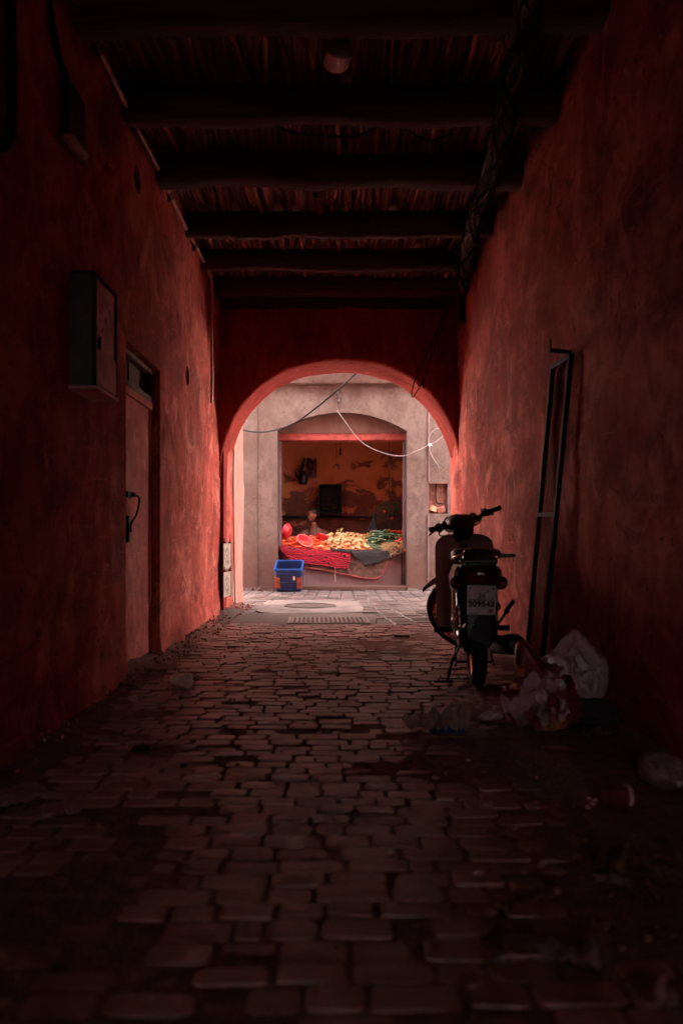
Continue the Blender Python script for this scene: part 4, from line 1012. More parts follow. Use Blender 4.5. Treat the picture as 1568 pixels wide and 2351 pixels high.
# two pierced vent plates on the left pier
px0, py0, px1, py1 = XU(506, 8.36), 8.36, XU(524, 8.68), 8.68
ang = math.atan2(py1 - py0, px1 - px0); ln = math.hypot(px1 - px0, py1 - py0)
for (va, vb, lab) in ((1246, 1308, 'upper pierced metal vent plate on the left pier of the arch'), (1311, 1372, 'lower pierced metal vent plate on the left pier of the arch')):
    ym = (py0 + py1) / 2; za, zb = ZV(va, ym), ZV(vb, ym); hh = za - zb
    vp = empty('vent_plate', ((px0 + px1) / 2, ym, zb)); tag(vp, lab, 'vent plate', 'pierced vent plates')
    nrm = Vector((math.sin(ang), -math.cos(ang), 0))
    cc = Vector(((px0 + px1) / 2, ym, (za + zb) / 2)) + nrm * 0.030
    pat = flower(0, 0.0, hh * 0.36, 12, PI / 12, 1.0)
    def vk(mb, name, mat, **k):
        o = mb.build(name, mat, **k); o.parent = vp; o.matrix_parent_inverse = Matrix.Translation(-vp.location); return o
    m4 = Matrix.Translation(cc) @ Matrix.Rotation(ang, 4, 'Z')
    vk(pierced('p', ln, hh - 0.02, 0.004, pat, None).xf(m4), 'plate', M['vent'], smooth=False)
    b = MB(); b.box((0, 0.014, 0), (ln - 0.01, 0.003, hh - 0.03)); vk(b.xf(m4), 'backing', M['hole'], smooth=False)
    b = MB()
    b.box((ln / 2 + 0.004, 0.01, 0), (0.010, 0.03, hh)); vk(b.xf(m4), 'frame', M['blackmetal'], smooth=False); b = MB(); b.box((-ln / 2 - 0.004, 0.01, 0), (0.010, 0.03, hh)); vk(b.xf(m4), 'frame', M['blackmetal'], smooth=False)
    for sx in (-1, 1): b = MB(); b.tube([(sx * ln * 0.33 - 0.03, -0.008, hh / 2 + 0.004), (sx * ln * 0.33 + 0.03, -0.008, hh / 2 + 0.004)], 0.010, 8); b.tube([(sx * ln * 0.36, -0.005, hh / 2), (sx * ln * 0.36 - 0.02, -0.01, hh / 2 + 0.05)], 0.004, 5); vk(b.xf(m4), 'hinge', M['blackmetal'])

# ------------------------------------------------------------------ mesh panel leaning on the right wall
gp = empty('mesh_panel', (1.2, 4.85, 0)); tag(gp, 'black steel frame with wire mesh leaning on the right wall', 'mesh panel')
TF, TN = at(1271, 838, 4.62), at(1317, 812, 4.26); BF, BN = Vector((1.205, 5.00, 0.012)), Vector((1.20, 4.62, 0.012))
TF.x = min(TF.x, 1.275); TN.x = min(TN.x, 1.275)
def gk(mb, name, mat, **k):
    o = mb.build(name, mat, **k); o.parent = gp; o.matrix_parent_inverse = Matrix.Translation(-gp.location); return o
def bar(mb, a, b_, w_=0.026):
    t = (b_ - a).normalized(); up = Vector((1, 0, 0)) if abs(t.x) < 0.9 else Vector((0, 0, 1))
    x = t.cross(up).normalized(); y = x.cross(t).normalized()
    r1 = [mb.b.verts.new(a + x * sx * w_ / 2 + y * sy * w_ / 2) for sx, sy in ((-1, -1), (1, -1), (1, 1), (-1, 1))]
    r2 = [mb.b.verts.new(b_ + x * sx * w_ / 2 + y * sy * w_ / 2) for sx, sy in ((-1, -1), (1, -1), (1, 1), (-1, 1))]
    mb.skin([r1, r2])
b = MB(); bar(b, TF, BF, 0.027); bar(b, TN, BN, 0.027); bar(b, TF + Vector((0, 0.0, -0.012)), TN + Vector((0, 0, -0.012)), 0.03); bar(b, BF + Vector((0, 0, 0.03)), BN + Vector((0, 0, 0.03)), 0.03)
mF, mN = TF.lerp(BF, 0.47), TN.lerp(BN, 0.47); bar(b, mF, mN, 0.026); gk(b, 'frame', M['blackmetal'], smooth=False, bevel=0.003)
b = MB(); hk = TN + Vector((0, 0, 0.008)); bar(b, hk, hk + Vector((-0.115, 0, 0.01)), 0.020); bar(b, hk + Vector((-0.112, 0, 0.0)), hk + Vector((-0.114, 0, 0.07)), 0.008); gk(b, 'hinge_hook', M['blackmetal'], smooth=False)
b = MB(); UX = (TN - TF); L1 = UX.length; VX = (BF - TF); L2 = VX.length
def Q(a, c): return TF + UX * a + VX * c + (BN - TN - VX) * (a * c)
st = 0.058; kk = int((L1 + L2) / st)
for sgn in (0, 1):
    for k in range(1, kk):
        dd = k * st      # a line at 45 degrees: a*L1 + c*L2 = dd
        a0 = max(0, (dd - L2) / L1); a1 = min(1, dd / L1)
        if a1 - a0 < 0.02: continue
        p, q = (a0, (dd - a0 * L1) / L2), (a1, (dd - a1 * L1) / L2)
        if sgn: p, q = (1 - p[0], p[1]), (1 - q[0], q[1])
        b.tube([Q(*p), Q(*q)], 0.0015, 4, caps=False)
gk(b, 'wire_mesh', M['boxmetal'], smooth=False)

# ------------------------------------------------------------------ motorbike (x forward, y left, z up; origin under the rear axle)
BX, BYY = 0.818, 4.56
LEAN, HEAD, STEER = R(1.0), R(5.0), R(50)
bike = empty('motorbike', (BX, BYY, 0.0)); tag(bike, 'small dark step-through motorbike with white side panel parked against the right wall', 'motorbike')
bm = Matrix.Translation((BX, BYY, 0)) @ Matrix.Rotation(R(90) - HEAD, 4, 'Z') @ Matrix.Rotation(-LEAN, 4, 'X')
pivot = Vector((0.93, 0, 0.86)); axis = Vector((-math.sin(R(27)), 0, math.cos(R(27))))
SB = Matrix.Translation(pivot + Vector((0, -0.02, 0.0))) @ Matrix.Rotation(STEER - R(3), 4, Vector((-math.sin(R(16)), 0, math.cos(R(16))))) @ Matrix.Translation(-pivot)
SM = Matrix.Translation(pivot + Vector((0, 0.028, 0))) @ Matrix.Rotation(R(62), 4, axis) @ Matrix.Translation(-pivot)
def bp(mb, name, mat, par=None, steer=False, **k):
    if steer: mb.xf(SB if steer == 'bar' else SM)
    mb.xf(bm); o = mb.build(name, mat, **k); o.parent = par or bike
    if par is None: o.matrix_parent_inverse = Matrix.Translation(-bike.location)
    return o
def wheel(cx, r, steer, name, wd=0.040):
    b = MB(); n = 56; prof = []
    for k in range(14):
        a = 2 * PI * k / 14; prof.append((r - wd + wd * math.cos(a) * (1.0 if math.cos(a) > 0 else 0.8), wd * 0.98 * math.sin(a)))
    rings = [b.ring((cx, h, 0.28), (0, 1, 0), q, n, up=(1, 0, 0)) for q, h in prof]
    b.skin(rings, closed=True)
    ty = None
    hub = MB(); hub.lathe([(0.0, -0.075), (0.055, -0.07), (0.062, -0.03), (0.05, 0), (0.062, 0.03), (0.055, 0.07), (0.0, 0.075)], (cx, 0, 0.28), (0, 1, 0), 24)
    w_ = bp(b, name, M['rubber'], steer=steer, angle=60)
    rim = MB(); rings = [rim.ring((cx, h, 0.28), (0, 1, 0), q, n, up=(1, 0, 0)) for q, h in ((r - wd * 1.55, -0.028), (r - wd * 1.55, 0.028), (r - wd * 1.9, 0.02), (r - wd * 2.0, 0.0), (r - wd * 1.9, -0.02))]
    rim.skin(rings, closed=True); bp(rim, 'rim', M['chrome'], w_, steer)
    bp(hub, 'hub', M['darkmetal'], w_, steer)
    sp_ = MB()
    for k in range(28):
        a = 2 * PI * k / 28; s_ = 1 if k % 2 else -1; a2 = a + (0.35 if k % 4 < 2 else -0.35)
        sp_.tube([(cx + 0.05 * math.cos(a2), 0.045 * s_, 0.28 + 0.05 * math.sin(a2)), (cx + (r - wd * 1.9) * math.cos(a), 0.004 * s_, 0.28 + (r - wd * 1.9) * math.sin(a))], 0.0017, 4, caps=False)
    bp(sp_, 'spokes', M['chrome'], w_, steer, smooth=False)
    return w_
wheel(0.0, 0.282, False, 'rear_wheel', 0.042)
wheel(1.19, 0.280, True, 'front_wheel', 0.036)
def fender(cx, r, a0, a1, w_, steer, name, mat, flare=0.0, n=26, tip=0.0):
    b = MB(); rows = []
    for i in range(n + 1):
        f = i / n; a = R(a0 + (a1 - a0) * f); ww = w_ * (1 + flare * f); row = []
        for k in range(9):
            q = (k - 4) / 4; ry = ww * q; rr = r - 0.028 * abs(q) ** 2.6 + tip * f ** 3
            row.append(b.b.verts.new((cx + rr * math.cos(a), ry, 0.28 + rr * math.sin(a))))
        rows.append(row)
    for a_, c_ in zip(rows, rows[1:]):
        for k in range(8): b.face([a_[k], a_[k + 1], c_[k + 1], c_[k]])
    b.thick(0.004); return bp(b, name, mat, steer=steer)
fender(1.19, 0.325, 182, 54, 0.058, True, 'front_fender', M['shield'], 0.0, tip=0.02)
fender(0.0, 0.335, 60, 172, 0.072, False, 'rear_fender', M['blackplastic'], 0.10)
# mud flap and plate carrier behind the wheel
b = MB(); b.prism([(-0.275, -0.072, 0.62), (-0.275, 0.072, 0.62), (-0.345, 0.078, 0.33), (-0.335, 0.04, 0.27), (-0.335, -0.04, 0.27), (-0.345, -0.078, 0.33)], (0.012, 0, 0.0)); bp(b, 'mud_flap', M['blackplastic'], bevel=0.004, smooth=False)
b = MB(); b.box((-0.22, 0, 0.67), (0.16, 0.155, 0.11)); bp(b, 'tail_housing', M['blackplastic'], bevel=0.03, smooth=True, seg=4)
b = MB()
def lens(a, c):
    th = (a - 0.5) * 2; ph = (c - 0.5) * 2
    return Vector((-0.305 - 0.035 * (1 - th ** 2) ** 0.5 * (1 - 0.5 * ph ** 2), 0.088 * th, 0.665 + 0.047 * ph))
b.grid(lens, 16, 8); b.thick(0.006); tl = bp(b, 'tail_light', M['redlens'])
b = MB(); b.ell((-0.318, -0.012, 0.668), (0.022, 0.026, 0.024), 12, 8); bp(b, 'bulb_reflector', simple('bright red reflector', (0.6, 0.02, 0.02), 0.15, coat=0.6, bmp=0), tl)
b = MB(); b.box((-0.27, 0, 0.722), (0.11, 0.17, 0.018)); bp(b, 'tail_cap', M['blackplastic'], bevel=0.006)
# number plate with its lettering
PT = Matrix.Translation((-0.352, 0.0, 0.530)) @ Matrix.Rotation(R(-8), 4, 'Y')
PR = Matrix.Rotation(R(2.0), 4, 'X')
PW, PH = 0.152, 0.160
b = MB(); b.box((0, 0, 0), (0.002, PW, PH)); b.xf(PT @ PR); plt = bp(b, 'number_plate', M['plate'], smooth=False)
def textmesh(s_, size, bold=0.0):
    c = bpy.data.curves.new('t', 'FONT'); c.body = s_; c.size = size; c.align_x = 'CENTER'; c.align_y = 'CENTER'; c.extrude = 0.0006; c.offset = bold; c.space_character = 1.08
    o = bpy.data.objects.new('t', c); COL.objects.link(o); me = evalmesh(o); bpy.data.objects.remove(o)
    m_ = MB(); m_.b.from_mesh(me)
    # text plane XY -> facing -x, reading left to right when seen from behind (screen right = -y)
    m_.xf(Matrix(((0, 0, -1, 0), (-1, 0, 0, 0), (0, 1, 0, 0), (0, 0, 0, 1)))); return m_
def onplate(m_, y_, z_, name, mat):
    m_.xf(PT @ PR @ Matrix.Translation((-0.0022, -y_, z_))); return bp(m_, name, mat, plt, smooth=False)
onplate(textmesh('309543', 0.0435, 0.0024), 0.0, -0.022, 'plate_number', M['ink'])
onplate(textmesh('26', 0.039, 0.0007), 0.002, 0.023, 'plate_number', M['ink'])
b = MB(); b.box((0, 0, 0), (0.0014, PW * 0.88, 0.0030)); onplate(b, 0, 0.002, 'plate_line', M['ink'])
b = MB()
b.tube([(0, -0.028, 0.052), (0, -0.032, 0.048), (0, -0.030, 0.044), (0, -0.034, 0.041)], 0.0016, 4); b.tube([(0, -0.033, 0.053), (0, -0.036, 0.049)], 0.0015, 4); bp(b.xf(PT @ PR @ Matrix.Translation((-0.002, 0, 0))), 'plate_mark', M['ink'], plt)
b = MB(); b.tube([(0, -0.052, 0.020), (0, -0.058, 0.014), (0, -0.064, 0.018), (0, -0.062, 0.010), (0, -0.054, 0.008)], 0.0020, 4); bp(b.xf(PT @ PR @ Matrix.Translation((-0.002, 0, 0))), 'plate_mark', simple('faded plate mark', (0.12, 0.08, 0.12)), plt)
for sy in (-1, 1):
    b = MB(); b.lathe([(0.0001, 0.002), (0.006, 0.002), (0.006, 0.0)], (0, sy * PW * 0.40, PH * 0.40), (-1, 0, 0), 10, caps=True); bp(b.xf(PT @ PR), 'bolt', M['darkmetal'], plt)
b = MB(); b.lathe([(0.0001, 0.0024), (0.010, 0.0024), (0.010, 0.0)], (0, -PW * 0.34, -PH * 0.36), (-1, 0, 0), 16, caps=True)
seal = b; 
for v_ in seal.b.verts: v_.co.y = -PW * 0.34 + (v_.co.y + PW * 0.34) * 1.35
bp(b.xf(PT @ PR), 'plate_seal', M['sealred'], plt)
b = MB(); b.box((-0.0012, PW * 0.26, -PH * 0.455), (0.0012, PW * 0.36, 0.0022)); bp(b.xf(PT @ PR), 'plate_line', M['ink'], plt)
# round turn signals
for sy, xx, zz, st_ in ((1, -0.20, 0.615, False), (-1, -0.23, 0.615, False)):
    b = MB(); y_ = sy * 0.118
    b.lathe([(0.0001, -0.036), (0.016, -0.034), (0.029, -0.024), (0.035, -0.010), (0.036, 0.0)], (xx, y_, zz), (1, 0, 0), 24)
    b.lathe([(0.036, 0.0), (0.034, 0.016), (0.022, 0.032), (0.0001, 0.036)], (xx, y_, zz), (1, 0, 0), 24)
    ts = bp(b, 'turn_signal', M['amber'])
    b = MB(); b.lathe([(0.0355, -0.006), (0.039, -0.003), (0.038, 0.014), (0.024, 0.034), (0.0001, 0.040)], (xx + 0.002, y_, zz), (1, 0, 0), 24); b.tube([(xx + 0.01, y_ - sy * 0.03, zz), (xx + 0.02, sy * 0.05, zz + 0.01)], 0.009, 8); bp(b, 'signal_body', M['blackplastic'], ts)
# seat
def seatf():
    b = MB(); rings = []
    for x, hw, zt, zb in ((-0.20, 0.085, 0.765, 0.745), (-0.19, 0.118, 0.790, 0.738), (-0.14, 0.135, 0.806, 0.735), (0.0, 0.137, 0.806, 0.735), (0.14, 0.132, 0.796, 0.735), (0.30, 0.118, 0.778, 0.725), (0.42, 0.095, 0.765, 0.70), (0.50, 0.065, 0.748, 0.69), (0.525, 0.03, 0.73, 0.70)):
        r_ = []
        for k in range(20):
            a = 2 * PI * k / 20; cx_, cz_ = math.cos(a), math.sin(a); e = 0.55
            yy = hw * math.copysign(abs(cx_) ** e, cx_); zz = (zt + zb) / 2 + (zt - zb) / 2 * math.copysign(abs(cz_) ** 0.7, cz_)
            r_.append(b.b.verts.new((x, yy, zz)))
        rings.append(r_)
    b.skin(rings); return b
st = bp(seatf(), 'seat', M['blackplastic'], angle=60)
b = MB(); b.tube(smoothpath([(-0.08, 0.136, 0.745), (-0.17, 0.125, 0.748), (-0.205, 0.08, 0.75), (-0.212, 0, 0.751), (-0.205, -0.08, 0.75), (-0.17, -0.125, 0.748), (-0.08, -0.136, 0.745)], 5), 0.004, 6); bp(b, 'seat_piping', M['chrome'], st)
# rack and grab rail
b = MB(); b.tube(smoothpath([(0.02, 0.135, 0.745), (-0.12, 0.137, 0.752), (-0.22, 0.12, 0.762), (-0.285, 0.07, 0.766), (-0.295, 0.0, 0.767), (-0.285, -0.07, 0.766), (-0.22, -0.12, 0.762), (-0.12, -0.137, 0.752), (0.02, -0.135, 0.745)], 6), 0.0085, 8)
b.tube(smoothpath([(-0.20, 0.085, 0.765), (-0.255, 0.075, 0.790), (-0.262, 0.05, 0.800), (-0.262, -0.05, 0.800), (-0.255, -0.075, 0.790), (-0.20, -0.085, 0.765)], 5), 0.0065, 8)
for y_ in (-0.09, -0.045, 0.0, 0.045, 0.09): b.tube([(-0.10, y_, 0.75), (-0.28, y_, 0.762)], 0.004, 6)
for y_ in (-0.09, 0.09): b.tube([(-0.20, y_, 0.76), (-0.18, y_ * 0.9, 0.70)], 0.006, 6)
rk = bp(b, 'rack', M['chrome'])
b = MB(); b.box((-0.23, -0.155, 0.764), (0.05, 0.085, 0.020)); b.tube([(-0.235, -0.165, 0.755), (-0.235, -0.165, 0.725)], 0.003, 6); b.tube([(-0.235, -0.190, 0.755), (-0.235, -0.190, 0.728)], 0.003, 6); bp(b, 'rack_end', M['blackplastic'], rk, bevel=0.004)
b = MB(); b.box((-0.17, 0, 0.735), (0.20, 0.20, 0.022)); bp(b, 'seat_base', M['darkmetal'], bevel=0.004)
# side panels, white with decals
for sy in (1, -1):
    b = MB()
    def sp1(a, c, sy=sy):
        x = -0.17 + 0.46 * a; zt = 0.715 - 0.01 * a; zb = 0.60 - 0.10 * a - 0.03 * math.sin(a * PI); z = zb + (zt - zb) * c
        return Vector((x, sy * (0.105 + 0.028 * math.sin(c * PI) + 0.012 * math.sin(a * PI)), z))
    b.grid(sp1, 16, 8); b.thick(0.004); pn = bp(b, 'side_panel', M['whitepaint'])
    for a0, a1, nm_, mt in ((0.03, 0.10, 'red_decal', 'reddecal'), (0.16, 0.23, 'blue_decal', 'bluedecal'), (0.30, 0.37, 'blue_decal', 'bluedecal'), (0.45, 0.60, 'red_decal', 'reddecal')):
        b = MB(); b.grid(lambda a, c, a0=a0, a1=a1, sy=sy: sp1(a0 + (a1 - a0) * a + 0.05 * c, (0.12 + 0.7 * c) if nm_ == 'blue_decal' else (0.55 + 0.42 * c)) + Vector((-0.002, sy * 0.0035, 0)), 3, 6); b.thick(0.0006); bp(b, nm_, M[mt], pn)
# frame, swing arm, shocks, engine
b = MB(); b.tube(smoothpath([(0.90, 0, 0.80), (0.80, 0, 0.62), (0.66, 0, 0.47), (0.50, 0, 0.45), (0.34, 0, 0.55), (0.20, 0, 0.68)], 6), 0.030, 12); b.tube([(0.22, 0.07, 0.69), (-0.16, 0.08, 0.70)], 0.014, 8); b.tube([(0.22, -0.07, 0.69), (-0.16, -0.08, 0.70)], 0.014, 8); b.tube([(0.34, 0, 0.55), (0.26, 0, 0.34), (0.28, 0, 0.26)], 0.024, 8)
bp(b, 'frame', M['darkmetal'])
b = MB()
for sy in (1, -1): b.tube([(0.32, sy * 0.075, 0.31), (-0.03, sy * 0.088, 0.28)], 0.015, 8); 
b.tube([(0.0, -0.115, 0.28), (0.0, 0.115, 0.28)], 0.010, 8); b.tube([(0.32, -0.08, 0.31), (0.32, 0.08, 0.31)], 0.014, 8); bp(b, 'swing_arm', M['darkmetal'])
for sy in (1, -1):
    b = MB(); p0, p1 = Vector((-0.01, sy * 0.108, 0.29)), Vector((0.03, sy * 0.112, 0.60)); b.tube([p0, p1], 0.010, 8)
    b.tube([p0.lerp(p1, 0.55), p0.lerp(p1, 0.93)], 0.022, 12); b.tube([p0.lerp(p1, 0.02), p0.lerp(p1, 0.10)], 0.018, 10); sh = bp(b, 'shock_absorber', M['chrome'])
    b = MB(); pts = []
    for k in range(110):
        f = 0.10 + 0.45 * k / 109; c = p0.lerp(p1, f); a = k * 0.55; pts.append(c + Vector((0.019 * math.cos(a), 0.019 * math.sin(a), 0)))
    b.tube(pts, 0.0035, 5); bp(b, 'spring', M['chrome'], sh)
b = MB(); b.lathe([(0.0001, -0.035), (0.075, -0.032), (0.09, 0.0), (0.075, 0.03), (0.0001, 0.034)], (0.45, 0.055, 0.29), (0, 1, 0), 20); b.lathe([(0.0001, -0.03), (0.06, -0.03), (0.068, 0.0), (0.06, 0.04), (0.0001, 0.044)], (0.56, 0.06, 0.29), (0, 1, 0), 20); b.box((0.49, 0, 0.29), (0.24, 0.13, 0.15)); eng = bp(b, 'engine', M['engine'], bevel=0.004)
b = MB(); b.lathe([(0.045, 0)] + [(0.062 if k % 2 else 0.05, 0.012 * (k + 1)) for k in range(12)] + [(0.0001, 0.165)], (0.62, 0, 0.30), (1, 0, 0.12), 16, caps=True); bp(b, 'cylinder', M['engine'], eng)
b = MB(); b.lathe([(0.0001, 0.02), (0.052, 0.018), (0.066, 0.0), (0.066, -0.014)], (0.44, 0.10, 0.30), (0, 1, 0), 22); b.prism([(0.33, 0.098, 0.36), (0.46, 0.098, 0.37), (0.52, 0.098, 0.30), (0.46, 0.098, 0.22), (0.34, 0.098, 0.235)], (0, 0.016, 0)); bp(b, 'engine_cover', M['chrome'], eng, bevel=0.004)
b = MB(); b.prism([(0.36, 0.078, 0.345), (0.36, 0.078, 0.255), (-0.03, 0.078, 0.225), (-0.075, 0.078, 0.28), (-0.03, 0.078, 0.335)], (0, 0.028, 0)); bp(b, 'chain_case', M['engine'], bevel=0.010)
b = MB(); b.lathe([(0.0001, 0.03), (0.070, 0.026), (0.086, 0.010), (0.088, -0.012), (0.06, -0.02)], (0.0, 0.052, 0.28), (0, 1, 0), 28); bp(b, 'brake_drum', M['darkmetal'])
# oil/battery boxes below the seat, chrome fragments seen at the left
b = MB(); b.box((0.24, 0.0, 0.48), (0.14, 0.16, 0.20)); b.box((0.12, 0.02, 0.60), (0.2, 0.15, 0.12)); bp(b, 'battery_box', M['darkmetal'], bevel=0.01)
b = MB(); b.box((0.17, 0.112, 0.375), (0.012, 0.006, 0.17), (0, 0.1, 0)); b.box((0.22, 0.112, 0.40), (0.05, 0.01, 0.12), (0, 0.5, 0)); b.box((0.30, 0.115, 0.38), (0.012, 0.008, 0.16)); bp(b, 'chrome_trim', M['chrome'], smooth=False, bevel=0.002)
# exhaust on the right
b = MB(); b.tube(smoothpath([(0.76, -0.03, 0.24), (0.72, -0.08, 0.18), (0.55, -0.12, 0.165), (0.36, -0.14, 0.18)], 6), 0.016, 10); ex = bp(b, 'exhaust', M['darkmetal'])
b = MB(); a0 = Vector((0.38, -0.125, 0.185)); a1 = Vector((-0.02, -0.235, 0.245)); rings = []
for f, r_ in ((0, 0.018), (0.05, 0.035), (0.16, 0.054), (0.80, 0.064), (0.93, 0.060), (0.985, 0.048), (1.0, 0.02)): rings.append(b.ring(a0.lerp(a1, f), a1 - a0, r_, 20))
b.skin(rings); b.tube([a0.lerp(a1, 0.98), a0.lerp(a1, 1.06)], 0.011, 10); bp(b, 'muffler', M['blackplastic'], ex)
# foot pegs, kick lever, gear and brake pedals
for sy, x_, z_ in ((1, 0.36, 0.285), (-1, 0.30, 0.30)):
    b = MB(); b.tube([(x_, sy * 0.03, z_ - 0.01), (x_, sy * 0.13, z_)], 0.011, 8); pg = bp(b, 'foot_peg', M['darkmetal'])
    b = MB(); rr = [0.019 if k % 2 else 0.016 for k in range(14)]; b.tube([(x_, sy * (0.13 + 0.10 * k / 13), z_ + 0.002) for k in range(14)], rr, 12); bp(b, 'peg_rubber', M['rubber'], pg)
b = MB(); b.tube(smoothpath([(0.40, -0.10, 0.24), (0.37, -0.15, 0.29), (0.30, -0.19, 0.37), (0.24, -0.215, 0.425)], 5), 0.0085, 8); kl = bp(b, 'kick_lever', M['darkmetal'])
b = MB(); b.tube([(0.242, -0.205, 0.415), (0.222, -0.248, 0.475)], 0.013, 10); b.ell((0.245, -0.208, 0.412), (0.016, 0.018, 0.018), 10, 6); bp(b, 'lever_rubber', M['rubber'], kl)
b = MB(); b.tube([(0.30, 0.06, 0.22), (0.16, 0.13, 0.13), (0.10, 0.165, 0.012)], 0.009, 8); ss = bp(b, 'side_stand', M['darkmetal'])
b = MB(); b.tube([(0.115, 0.135, 0.008), (0.09, 0.245, 0.008)], 0.008, 8); bp(b, 'stand_foot', M['darkmetal'], ss)
b = MB(); b.tube([(0.34, -0.10, 0.24), (0.26, -0.12, 0.10), (0.20, -0.12, 0.09)], 0.009, 8); b.tube([(0.34, 0.09, 0.24), (0.26, 0.11, 0.10), (0.20, 0.11, 0.09)], 0.009, 8); b.tube([(0.26, -0.12, 0.10), (0.26, 0.11, 0.10)], 0.008, 8); bp(b, 'centre_stand', M['darkmetal'])
# leg shield: a tall curved sheet with swept-back wings
def shield(a, c):
    y = (a - 0.5) * 2; z = 0.225 + (0.885 - 0.225) * c
    hw = (0.196 + 0.006 * math.sin(c * PI)) * (1 - 0.72 * max(0, (c - 0.84) / 0.16) ** 3.2) ** 0.5 - 0.02 * max(0, (0.1 - c) / 0.1)
    yy = hw * y; x = 0.735 + 0.155 * max(0, c - 0.12) / 0.88 - 0.075 * abs(y) ** 2.0 + 0.02
    x -= 0.03 * math.exp(-((abs(y) - 0.55) / 0.12) ** 2) * (c < 0.8)
    if c > 0.95 and abs(y) < 0.28: z -= 0.014 * math.cos(y / 0.28 * PI / 2)
    return Vector((x, yy, z))
b = MB(); b.grid(shield, 40, 44); b.thick(0.005); ls = bp(b, 'leg_shield', M['shield'], angle=70)
b = MB()
for (y_, z_, sy_, sz_) in ((0.125, 0.60, 0.008, 0.022), (0.112, 0.598, 0.018, 0.004), (0.112, 0.608, 0.018, 0.004), (0.095, 0.60, 0.006, 0.020), (0.110, 0.565, 0.045, 0.003), (0.110, 0.535, 0.050, 0.004), (0.110, 0.518, 0.046, 0.004), (0.118, 0.50, 0.012, 0.004)):
    b.box((0.842 - 0.13 * (0.72 - z_), y_, z_), (0.004, sy_, sz_))
bp(b, 'raised_marks', M['blackplastic'], ls, smooth=False)
# steering head, fork, bars
b = MB(); p0 = pivot - axis * 0.10; p1 = pivot + axis * 0.12
b.tube([p0, p1], [0.050, 0.048], 16); 
sth = bp(b, 'steering_head', M['blackplastic'], steer=True)
b = MB()
for sy in (1, -1):
    q0 = Vector((0.99, sy * 0.062, 0.74)) ; b.tube([q0, Vector((1.165, sy * 0.062, 0.34))], 0.020, 10); b.tube([Vector((1.165, sy * 0.062, 0.36)), Vector((1.19, sy * 0.060, 0.28))], 0.016, 8)
b.box((1.0, 0, 0.72), (0.05, 0.15, 0.04)); b.tube([(1.19, -0.08, 0.28), (1.19, 0.08, 0.28)], 0.008, 8); bp(b, 'fork', M['shield'], steer=True)
nb = MB()
for c_, r_ in (((0.945, 0, 0.975), (0.080, 0.115, 0.052)), ((0.985, 0, 0.965), (0.085, 0.085, 0.070)), ((0.90, 0.0, 0.955), (0.045, 0.10, 0.040)), ((0.915, 0, 0.915), (0.055, 0.06, 0.07)), ((0.915, 0.11, 0.965), (0.038, 0.07, 0.030)), ((0.915, -0.11, 0.965), (0.038, 0.07, 0.030))):
    nb.ell(c_, r_, 18, 12)
nac = bp(remeshed(nb, 0.009, 6), 'handlebar_cover', M['blackplastic'], steer='bar')
b = MB(); b.ell((1.052, 0, 0.965), (0.020, 0.062, 0.060), 18, 10); bp(b, 'headlight', M['glass'], nac, steer='bar')
b = MB(); b.ell((0.918, 0, 1.005), (0.035, 0.055, 0.020), 16, 8); bp(b, 'speedometer', M['redlens'], nac, steer='bar')
for sy in (1, -1):
    b = MB(); b.tube([(0.915, sy * 0.10, 0.965), (0.905, sy * 0.20, 0.982), (0.885, sy * 0.355, 0.990)], 0.0115, 10); hb = bp(b, 'handlebar', M['darkmetal'], steer='bar')
    b = MB(); b.tube([(0.897, sy * 0.262, 0.986), (0.884, sy * 0.372, 0.991)], [0.0175, 0.0175], 14); b.tube([(0.884, sy * 0.368, 0.991), (0.8835, sy * 0.376, 0.991)], 0.0195, 14); bp(b, 'grip', M['rubber'], hb, steer='bar')
    b = MB(); b.box((0.902, sy * 0.232, 0.986), (0.045, 0.045, 0.045)); b.ell((0.895, sy * 0.225, 1.012), (0.012, 0.012, 0.012), 8, 6); b.tube([(0.905, sy * 0.205, 1.0), (0.905, sy * 0.198, 1.028)], 0.006, 8); bp(b, 'switch_housing', M['blackplastic'], hb, steer='bar', bevel=0.007)
    b = MB(); b.tube(smoothpath([(0.925, sy * 0.22, 0.975), (0.955, sy * 0.24, 0.968), (0.950, sy * 0.30, 0.960), (0.935, sy * 0.345, 0.955)], 5), 0.006, 8); b.ell((0.934, sy * 0.348, 0.955), (0.009, 0.009, 0.009), 8, 6); bp(b, 'brake_lever', M['chrome'] if sy > 0 else M['darkmetal'], hb, steer='bar')
    b = MB(); b.tube(smoothpath([(0.935, sy * 0.235, 0.965), (0.965, sy * 0.215, 0.925), (0.975, sy * 0.12, 0.905), (0.965, sy * 0.05, 0.885)], 6), 0.0055, 6); bp(b, 'brake_cable', M['cable'], hb, steer='bar')
# front turn signals on short stalks
for sy in (1, -1):
    b = MB(); c = Vector((0.985, sy * 0.185, 0.975)); b.ell(c, (0.034, 0.034, 0.034), 16, 10); b.tube([c, (0.975, sy * 0.10, 0.965)], 0.009, 8); bp(b, 'turn_signal', M['amber'], steer='bar')

